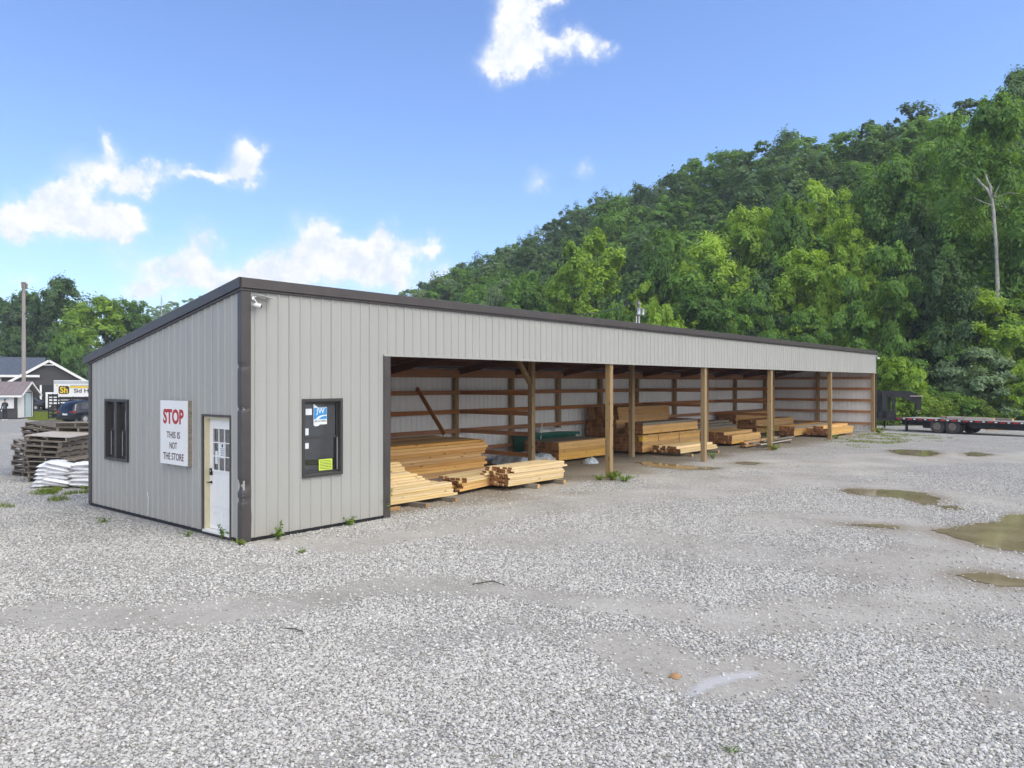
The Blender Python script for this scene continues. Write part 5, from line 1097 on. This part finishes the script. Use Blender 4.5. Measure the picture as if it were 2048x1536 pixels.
TREES = [  # px, depth, top, width, habit, tone, label
 (1195, 92, 452, 128, 'tall', 'yg', 'tall bright yellow-green tree, right one of a twin pair, over the shed roof'),
 (1146, 90, 474, 100, 'tall', 'yg', 'bright yellow-green tree, left and lower of a twin pair, over the shed roof'),
 (1050, 100, 552, 128, 'round', 'mid', 'rounded mid green tree just over the shed roof left of the yellow-green pair'),
 (985, 104, 582, 90, 'bush', 'grey', 'light grey-green low tree at the roof line left of the rounded mid green tree'),
 (1290, 82, 556, 80, 'tall', 'yg', 'small cone shaped light green tree behind the transformer pole'),
 (1340, 84, 462, 120, 'round', 'mid', 'light green domed tree above right of the transformer pole'),
 (1418, 80, 482, 150, 'airy', 'yg', 'feathery light green tree, broad, up the slope right of the transformer pole'),
 (1497, 84, 424, 122, 'round', 'yg', 'light green tree with a rounded top halfway up the middle of the slope'),
 (1333, 68, 610, 110, 'bush', 'yg', 'bright green bush at the roof line right of the transformer pole'),
 (1232, 70, 612, 100, 'bush', 'mid', 'bushy green tree at the roof line left of the transformer pole'),
 (1405, 70, 572, 130, 'round', 'mid', 'mid green tree just above the roof, below the feathery tree'),
 (1490, 66, 590, 140, 'spread', 'mid', 'spreading green tree right above the roof, above the third front post'),
 (1548, 72, 540, 120, 'round', 'dark', 'darker green tree in the gap below the rounded light green tree'),
 (1627, 86, 348, 105, 'tall', 'yg', 'slim yellow-green tree with a pointed top standing above its neighbours'),
 (1570, 82, 398, 100, 'round', 'mid', 'green tree left of the slim pointed yellow-green tree'),
 (1690, 78, 396, 130, 'airy', 'yg', 'yellowest tree, feathery, right below the slim pointed tree'),
 (1612, 70, 508, 130, 'round', 'yg', 'yellowish tree low on the slope above the fourth front post'),
 (1700, 66, 492, 150, 'spread', 'yg', 'yellow-green spreading tree below the yellowest tree'),
 (1602, 60, 612, 140, 'spread', 'mid', 'dense green tree touching the roof line above the fourth front post'),
 (1782, 76, 330, 150, 'round', 'mid', 'large green tree left of the tall tree with the pale trunk'),
 (1850, 70, 412, 140, 'round', 'dark', 'dark green tree behind and left of the pale trunk'),
 (1770, 62, 470, 150, 'spread', 'mid', 'broad mid green tree above the far end of the shed'),
 (1712, 62, 608, 130, 'spread', 'mid', 'leafy green tree hanging over the far end of the shed roof'),
 (1822, 62, 560, 150, 'spread', 'mid', 'green tree right of the far end of the shed, above the gooseneck'),
 (1888, 60, 520, 130, 'round', 'dark', 'dark green tree at the foot of the slope left of the pale trunk'),
 (1985, 63, 196, 210, 'airy', 'mid', 'tall airy tree with a long bare pale trunk near the right edge'),
 (1905, 74, 236, 150, 'airy', 'mid', 'airy tree against the sky just left of the pale trunked tree'),
 (2040, 92, 150, 170, 'round', 'dark', 'dark tree crowning the hill at the top right corner'),
 (1955, 60, 580, 200, 'spread', 'yg', 'tree with layered flat sprays under the pale trunk'),
 (2045, 62, 440, 130, 'round', 'mid', 'green tree at the right edge beside the pale trunk'),
 (2060, 60, 590, 150, 'spread', 'mid', 'layered green tree at the right edge over the grey-green bush'),
 (1870, 60, 664, 150, 'spread', 'mid', 'low spreading tree behind the gooseneck with dark hollows under it'),
 (1800, 56, 715, 110, 'bush', 'yg', 'bright leafy bush between the shed corner and the gooseneck'),
 (1965, 57, 702, 180, 'bush', 'grey', 'big grey-green bush with fine leaves behind the flatbed trailer'),
 (2060, 55, 728, 130, 'bush', 'yg', 'yellow-green bush at the right edge behind the flatbed trailer'),
 (1905, 56, 785, 110, 'bush', 'mid', 'low green bush in the weeds behind the flatbed trailer'),
 # left of the shed
 (122, 128, 562, 128, 'round', 'dark', 'tall dark tree behind the house, tallest at the left'),
 (60, 135, 590, 120, 'round', 'dark', 'dark tree behind the grey pole at the left'),
 (-10, 138, 596, 130, 'round', 'dark', 'dark tree at the left edge behind the house'),
 (200, 118, 600, 130, 'round', 'yg', 'bright green rounded tree between the house and the shed, left one'),
 (258, 122, 606, 90, 'round', 'mid', 'green rounded tree meeting the shed roof slope'),
 (140, 112, 668, 90, 'bush', 'mid', 'lower green tree behind the house gable'),
 (190, 108, 700, 90, 'bush', 'dark', 'dark shrubby tree behind the box truck'),
 (30, 120, 665, 120, 'bush', 'dark', 'dark shrubby tree behind the slate roof'),
]
for k, (px, dep, ty, w, kind, tone, lab) in enumerate(TREES):
    tree(px, dep, ty, w, kind, tone, lab, v=k % 3, group='trees around the yard', name='bush' if (kind == 'bush' and ('bush' in lab)) else 'tree', cat='bush' if (kind == 'bush' and 'bush' in lab) else 'tree')
# trees off to the left, mirrored in the end windows
for k, (x, y, H, lab) in enumerate(((-40, 106, 13, 'tree well left of the picture, tallest of three'), (-58, 112, 11, 'tree well left of the picture, middle of three'), (-24, 112, 11, 'tree well left of the picture, nearest the pallets'))):
    co, tn, C, base, sd = proto('round', k); t = thing('tree', lab, 'tree', (x, y, -.4), k*2.1, 'trees around the yard'); link('crown', MESHC[('round', k, 'mid')] if ('round', k, 'mid') in MESHC else quads_mesh('crown', co, tn, [L_MID]), t, scale=(H*1.1, H*1.1, H)); link('trunk', trunk_mesh(sd, 1.0, base, .011, C, MAT['bark']), t, scale=(H, H, H))
# the long bare pale trunk of the airy tree by the right edge
for o in [q for q in bpy.data.objects if q.get('label', '').startswith('tall airy tree')]:
    if True:
        for ch in list(o.children):
            if ch.name.startswith('trunk'): bpy.data.objects.remove(ch)
        H_ = zpx(196, 63)-o.location.z; o.rotation_euler = (0, 0, CAMR)
        mb = MB(); K = 63/FPX; zz = lambda py: zpx(py, 63)-o.location.z
        mb.tube([(.5, -2.2, 0), (.45, -2.2, zz(575)), (.35, -2.2, zz(500)), (.15, -2.2, zz(440)), (0, -2.2, zz(412))], [.20, .165, .145, .13, .12], 10)
        for pts, r in (([(0,-2.2,zz(412)),(-.35,-2.2,zz(395)),(-.9,-1.9,zz(375)),(-1.2,-1.2,zz(352))], .13), ([(0,-2.2,zz(412)),(0,-2.1,zz(390)),(-.15,-1.8,zz(372)),(.0,-.9,zz(340))], .12), ([(.1,-2.2,zz(410)),(.5,-2.2,zz(392)),(.9,-2.1,zz(375)),(1.4,-1.6,zz(356))], .06), ([(.05,-2.2,zz(425)),(-.7,-2.3,zz(420)),(-1.5,-2.4,zz(412))], .04), ([(.2,-2.2,zz(410)),(1.2,-2.4,zz(402)),(2.0,-2.5,zz(404))], .045)):
            mb.tube(pts, [r, r*.85, r*.7, r*.4][:len(pts)], 7)
        mb.build('trunk', MAT['palebark'], o, smooth_=True, loc=(-1.45, 0, 0))

# the wood that covers the hill above and behind those trees
def forest():
    r = np.random.default_rng(3); protos = []
    for kind, n in (('round', 3), ('tall', 1), ('spread', 1)):
        for v in range(n):
            kw = dict(round=dict(Rd=.44, base=.08, lobes=10, nsub=10, per=48, leaf=.040, shape='round', loose=.08, flat=1.4), tall=dict(Rd=.28, base=.08, lobes=9, nsub=8, per=52, leaf=.036, shape='tall', loose=.1), spread=dict(Rd=.5, base=.1, lobes=10, nsub=8, per=52, leaf=.045, shape='spread', flat=1.1, loose=.08))[kind]
            co, tn, C = crown(500+v*7+hash_(kind), 1.0, **kw); protos.append((co, tn))
    cos, tns, mis = [], [], []; cnt = 0
    for gx_ in np.arange(62, 190, 5.7):
        for gy_ in np.arange(-40, 232, 5.7):
            x = gx_+.22*max(gy_, 0)+r.uniform(-2.6, 2.6); y = gy_+r.uniform(-2.6, 2.6)
            dx, dy = x-CAMP.x, y-CAMP.y; dep = dx*CD.x+dy*CD.y; lat = dx*CR.x+dy*CR.y
            if dep < 62 or abs(lat) > dep*.72+8 or gx_ > 146: continue
            z = float(hgt(x, y)); H = r.uniform(10.5, 16.5)*(1-.35*smooth(150, 215, y)); Wd = H*r.uniform(.62, .85)
            if dep < 74: H *= .7
            co, tn = protos[r.integers(len(protos))]; a = r.uniform(0, 6.28); ca, sa = np.cos(a), np.sin(a)
            q = np.stack([(co[:, 0]*ca-co[:, 1]*sa)*Wd/.85, (co[:, 0]*sa+co[:, 1]*ca)*Wd/.85, co[:, 2]*H], 1)+np.array([x, y, z-.6])
            cos.append(q); tns.append(np.clip(tn+r.normal()*.13, 0, 1)); u = r.uniform()-.25*float(smooth(120, 78, np.array(dep))); mis.append(np.full(len(tn), 2 if u < -.12 else 1 if u < .42 else 0 if u < .93 else 3)); cnt += 1
    me = quads_mesh('hillside_forest', np.concatenate(cos), np.concatenate(tns), [L_DARK, L_MID, L_YG, L_GREY], 4, np.concatenate(mis))
    o = link('hillside_forest', me); tag(o, 'dense green wood covering the hill behind the yard', 'forest', kind='stuff')
forest()
def far_forest():
    r = np.random.default_rng(9); co, tn, C = crown(77, 1.0, .45, .05, 7, 7, 30, .08, 'round', loose=.05); cos, tns = [], []
    for k in range(210):
        px = r.uniform(262, 900); dep = r.uniform(430, 520); x, y, _ = at(px, dep)
        ty = np.interp(px, [215, 270, 330, 380, 450, 600, 900], [640, 612, 596, 588, 585, 590, 600])+r.uniform(0, 60)
        H = r.uniform(15, 22); zt_ = zpx(ty, dep); a = r.uniform(0, 6.28); ca, sa = np.cos(a), np.sin(a)
        cos.append(np.stack([(co[:, 0]*ca-co[:, 1]*sa)*H*.85, (co[:, 0]*sa+co[:, 1]*ca)*H*.85, co[:, 2]*H], 1)+np.array([x, y, zt_-H])); tns.append(np.clip(tn+r.normal()*.1, 0, 1))
    o = link('distant_forest', quads_mesh('distant_forest', np.concatenate(cos), np.concatenate(tns), [L_MID])); tag(o, 'distant wooded ridge seen over the shed roof slope at the left', 'forest', kind='stuff')
    mb = MB(); prev = None; vs = []
    for k in range(12):
        px = 262+k*65; ty = np.interp(px, [215, 270, 330, 380, 450, 600, 900], [690, 650, 622, 614, 610, 614, 624]); 
        a = at(px, 560); b = at(px, 415); vs += [(a[0], a[1], zpx(ty, 560)), (b[0], b[1], -1)]
        c = at(px, 800); vs += [(c[0], c[1], -1)]
    fs = []
    for k in range(11):
        i = k*3; fs += [(i, i+3, i+4, i+1), (i+2, i+5, i+3, i)]
    mb.add(vs, fs); o = mb.build('distant_hill', simple('hill_soil', (.05,.10,.03), .9)); tag(o, kind='structure')
far_forest()
# rank weeds along the foot of the slope and behind the flatbed
def scatter_leaves(name, label, n, sampler, hmax, leaf, matl, seed, blades=False, kind='stuff', cat='undergrowth'):
    r = np.random.default_rng(seed); x, y, hh = sampler(r, n); z = hgt(x, y)
    u = r.uniform(0, 1, len(x))**.7*hh*hmax
    cen = np.stack([x+r.normal(size=len(x))*.05, y+r.normal(size=len(x))*.05, z+u+.02], 1)
    nr = r.normal(size=(len(x), 3))*.5+np.array([-.25, -.25, .75])
    me = quads_mesh(name, leaf_quads(r, cen, nr, leaf*r.uniform(.5, 1.3, len(x))), np.clip(.3+.5*u/hmax/np.maximum(hh, .05)+r.normal(size=len(x))*.18+.25*(vnoise(x, y, 1.7, seed)-.5), 0, 1), [matl])
    o = link(name, me); tag(o, label, cat, kind=kind); return o
def s_foot(r, n):
    dep = r.uniform(52.5, 70, n); px = r.uniform(1700, 2160, n); lat = (px-1024)/FPX*dep; x = CAMP.x+CD.x*dep+CR.x*lat; y = CAMP.y+CD.y*dep+CR.y*lat
    h = .35+.9*smooth(.3, .75, vnoise(x, y, 1.9, 31))*(.5+.5*smooth(53, 58, dep)); k = (dep > 52.8+1.6*vnoise(x, y, 1.1, 32)); return x[k], y[k], h[k]
scatter_leaves('undergrowth', 'rank bright green weeds along the foot of the wooded slope', 120000, s_foot, 2.5, .17, L_WEED, 41)
def s_slope(r, n):
    x = r.uniform(56, 120, n); y = r.uniform(-40, 120, n); x = x+.2*np.maximum(y, 0); h = .3+.9*vnoise(x, y, 2.3, 33); return x, y, h
scatter_leaves('forest_floor_plants', 'low leafy plants covering the ground under the trees on the slope', 60000, s_slope, 2.2, .55, L_DARK, 42)
# grass
def grass(name, label, pts, hh, seed, wid=.012, matl=None, bend=.5):
    r = np.random.default_rng(seed); n = len(pts); x, y = pts[:, 0], pts[:, 1]; z = hgt(x, y); h = hh*r.uniform(.45, 1.2, n); a = r.uniform(0, 6.28, n); l = r.uniform(.1, bend, n)*h
    dx, dy = np.cos(a), np.sin(a); b0 = np.stack([x-dy*wid/2, y+dx*wid/2, z], 1); b1 = np.stack([x+dy*wid/2, y-dx*wid/2, z], 1)
    m0 = np.stack([x+dx*l*.35-dy*wid*.35, y+dy*l*.35+dx*wid*.35, z+h*.6], 1); m1 = np.stack([x+dx*l*.35+dy*wid*.35, y+dy*l*.35-dx*wid*.35, z+h*.6], 1); t = np.stack([x+dx*l, y+dy*l, z+h], 1); t2 = t+np.array([.001,.001,0])
    q = np.concatenate([np.stack([b0, b1, m1, m0], 1).reshape(-1, 3), np.stack([m0, m1, t2, t], 1).reshape(-1, 3)]); tn = np.clip(r.uniform(.1, .95, n), 0, 1)
    o = link(name, quads_mesh(name, q, np.concatenate([tn, tn]), [matl or L_GRASS])); tag(o, label, 'grass', kind='stuff'); return o
def area(n, seed, poly_px, thr=.0, s=.8, z=0.0):
    r = np.random.default_rng(seed); P = np.array([gp(*q, z) for q in poly_px]); lo, hi = P.min(0), P.max(0); x = r.uniform(lo[0], hi[0], n*4); y = r.uniform(lo[1], hi[1], n*4); ins = np.zeros(len(x), bool); j = len(P)-1
    for i in range(len(P)):
        c = ((P[i,1] > y) != (P[j,1] > y)) & (x < (P[j,0]-P[i,0])*(y-P[i,1])/(P[j,1]-P[i,1]+1e-12)+P[i,0]); ins ^= c; j = i
    k = ins & (vnoise(x, y, s, seed) > thr); return np.stack([x[k], y[k]], 1)[:n]
grass('lawn_grass', 'mown green lawn strip between the kiosk and the parked car', area(26000, 51, [(68,827),(140,826),(140,842),(122,846),(55,842)], .05, 1, -.4), .10, 51, .03)
grass('yard_grass', 'thin yellowish grass in front of the far end of the shed', np.concatenate([area(3600, 52, [(1690,879),(1740,869),(1800,869),(1900,876),(1920,884),(1780,890),(1700,892)], .55, .7), area(900, 53, [(1600,886),(1660,876),(1730,884),(1740,898),(1650,900)], .6, .6)]), .07, 52, .012)
grass('grass_fringe', 'tufts of grass along the foot of the sacks and pallets', np.concatenate([area(2000, 54, [(64,972),(180,966),(180,990),(130,996),(70,984)], .5, .35), area(1500, 55, [(0,985),(110,985),(150,1010),(0,1020)], .62, .5)]), .10, 54, .010)
# single weeds
def weed(px, py, h, n, spread, label, leafm=L_WEED, seed=0, leafs=.09, w=(0,0)):
    r = np.random.default_rng(seed+int(px)); x, y = gp(px, py); t = thing('weed', label, 'weed', (x+w[0], y+w[1], 0), 0, 'weeds at the foot of the shed')
    mb = MB(); cen = []; nr = []
    for k in range(n):
        a = r.uniform(0, 6.28); l = spread*r.uniform(.3, 1); hh = h*r.uniform(.45, 1); p1 = Vector((math.cos(a)*l*.4, math.sin(a)*l*.4, hh*.6)); p2 = Vector((math.cos(a)*l, math.sin(a)*l, hh)); mb.tube([(0,0,0), p1, p2], [.006,.004,.002], 4, caps=False)
        for j in range(9):
            f = r.uniform(.12, 1); q = Vector((0,0,0)).lerp(p1, f*2) if f < .5 else p1.lerp(p2, f*2-1); cen.append(np.array(q)+r.normal(size=3)*.015); nr.append(np.array([math.cos(a)*.5, math.sin(a)*.5, .8])+r.normal(size=3)*.35)
    mb.build('stem', L_GRASS if False else MAT['weedstem'], t); cen = np.array(cen); nr = np.array(nr)
    link('foliage', quads_mesh('foliage', leaf_quads(r, cen, nr, leafs*.72*r.uniform(.6, 1.4, len(cen)), .30), np.clip(r.normal(.5, .2, len(cen)), 0, 1), [leafm]), t); return t
MAT['weedstem'] = simple('weed_stem', (.09,.13,.03), .7)
weed(1226, 962, .26, 44, .30, 'bright grass clump at the foot of the first front post', L_GRASS, 1, .12)
weed(1250, 965, .22, 16, .4, 'low weed spreading right of the first front post', L_WEED, 2, .12)
weed(1200, 962, .16, 12, .35, 'low dull weed left of the first front post', L_WEED, 3, .1)
weed(557, 1081, .34, 9, .22, 'dandelion like weed at the foot of the front wall near the corner', L_WEED, 4, .10)
weed(696, 1053, .20, 8, .2, 'small weed at the foot of the front wall below the window', L_WEED, 5, .10)
weed(768, 1036, .62, 11, .28, 'tall ragged weed at the foot of the dark jamb', L_WEED, 6, .12)
weed(446, 1080, .24, 8, .2, 'weed growing below the door threshold', L_WEED, 7, .09)
weed(482, 1093, .10, 10, .2, 'low yellow-green weed at the foot of the dented corner', L_GRASS, 8, .08)
weed(375, 1076, .14, 6, .18, 'small dull weed on the gravel left of the door', L_WEED, 9, .07)
weed(208, 1048, .10, 7, .2, 'small weed on the gravel below the twin window', L_WEED, 10, .07)
weed(605, 1108, .08, 5, .15, 'tiny weed on the bare ground before the front wall', L_WEED, 11, .06)
weed(1537, 900, 1.05, 12, .42, 'tall dark weed at the foot of the third front post', L_WEED, 12, .17)
weed(1548, 902, .25, 14, .5, 'grass clump around the foot of the third front post', L_GRASS, 13, .16)
weed(1426, 920, .32, 8, .3, 'thin weed right of the second front post', L_WEED, 14, .11)
weed(1672, 880, .3, 9, .45, 'weed at the foot of the fourth front post', L_WEED, 15, .14)
weed(1757, 868, .35, 14, .6, 'grass clump at the far corner of the shed', L_GRASS, 16, .18)
weed(1463, 1507, .04, 6, .12, 'tiny moss green weed in the gravel near the bottom edge', L_WEED, 17, .035)
# clod and lime patch on the bare spot
def clod():
    r = np.random.default_rng(5); mb = MB(); x, y = gp(1350, 1356); n = 10; vs = []
    for j in range(n):
        for i in range(n):
            u, v = i/(n-1)*2-1, j/(n-1)*2-1; q = max(0, 1-(u*u+v*v)); vs.append((x+u*.055, y+v*.05, .005+.03*q**.7*(1+r.normal()*.15)))
    mb.add(vs, [(j*n+i, j*n+i+1, (j+1)*n+i+1, (j+1)*n+i) for j in range(n-1) for i in range(n-1)]); o = mb.build('clod', simple('orange_clay', (.33,.19,.09), .9, var=.2, scale=40), smooth_=True); tag(o, 'small orange clay clod on the bare patch of the yard', 'clod')
clod()
MAT['lime_dust'], n, l, p = newmat('lime_dust'); p.inputs['Base Color'].default_value = (.66,.66,.68,1); p.inputs['Roughness'].default_value = .9
tc = N(n, 'ShaderNodeTexCoord'); nz = N(n, 'ShaderNodeTexNoise', i_Scale=9.0, i_Detail=7.0); l.new(tc.outputs['Object'], nz.inputs['Vector']); ea = N(n, 'ShaderNodeAttribute', attribute_name='edge')
mr = N(n, 'ShaderNodeMapRange', interpolation_type='SMOOTHSTEP', i_1=.25, i_2=.95, i_3=0.0, i_4=.45); l.new(M_(n, l, 'MULTIPLY_ADD', nz.outputs['Fac'], .7, M_(n, l, 'SUBTRACT', ea.outputs['Fac'], .15)), mr.inputs[0]); l.new(mr.outputs[0], p.inputs['Alpha'])
a = Vector((*gp(1392, 1388), 0)); b = Vector((*gp(1488, 1354), 0)); dv = (b-a); ln = dv.length; dv.normalize(); sdv = Vector((-dv.y, dv.x, 0))
gx_ = np.linspace(-.35, ln+.35, 40); gy_ = np.linspace(-.42, .42, 24)
me = grid_mesh('dust_patch', gx_, gy_, lambda X, Y: X*0, MAT['lime_dust'], {'edge': lambda X, Y: np.clip(1-np.hypot(np.maximum(0, np.maximum(-X, X-ln))/.25, (Y-.05*np.sin(X*5))/(.10+.05*np.sin(X*3.1))), -1, 1)*.9})
o = link('dust_patch', me, None, (a.x, a.y, .012), (0, 0, math.atan2(dv.y, dv.x))); tag(o, 'pale lime dust patch on the bare spot of the yard', 'dust', kind='stuff')

# ------------------------------------------------------------------ summer haze
hz = MB().box(-960, 1360, -960, 1460, -3, 72).mesh('haze', bpy.data.materials.new('haze'))
hm = hz.materials[0]; hm.use_nodes = True; n, l = hm.node_tree.nodes, hm.node_tree.links
n.remove(n['Principled BSDF']); pv = N(n, 'ShaderNodeVolumePrincipled'); pv.inputs['Density'].default_value = .00045; pv.inputs['Color'].default_value = (.80, .88, .97, 1); pv.inputs['Anisotropy'].default_value = 0.0
l.new(pv.outputs[0], n['Material Output'].inputs['Volume'])
tag(link('haze', hz), kind='stuff')
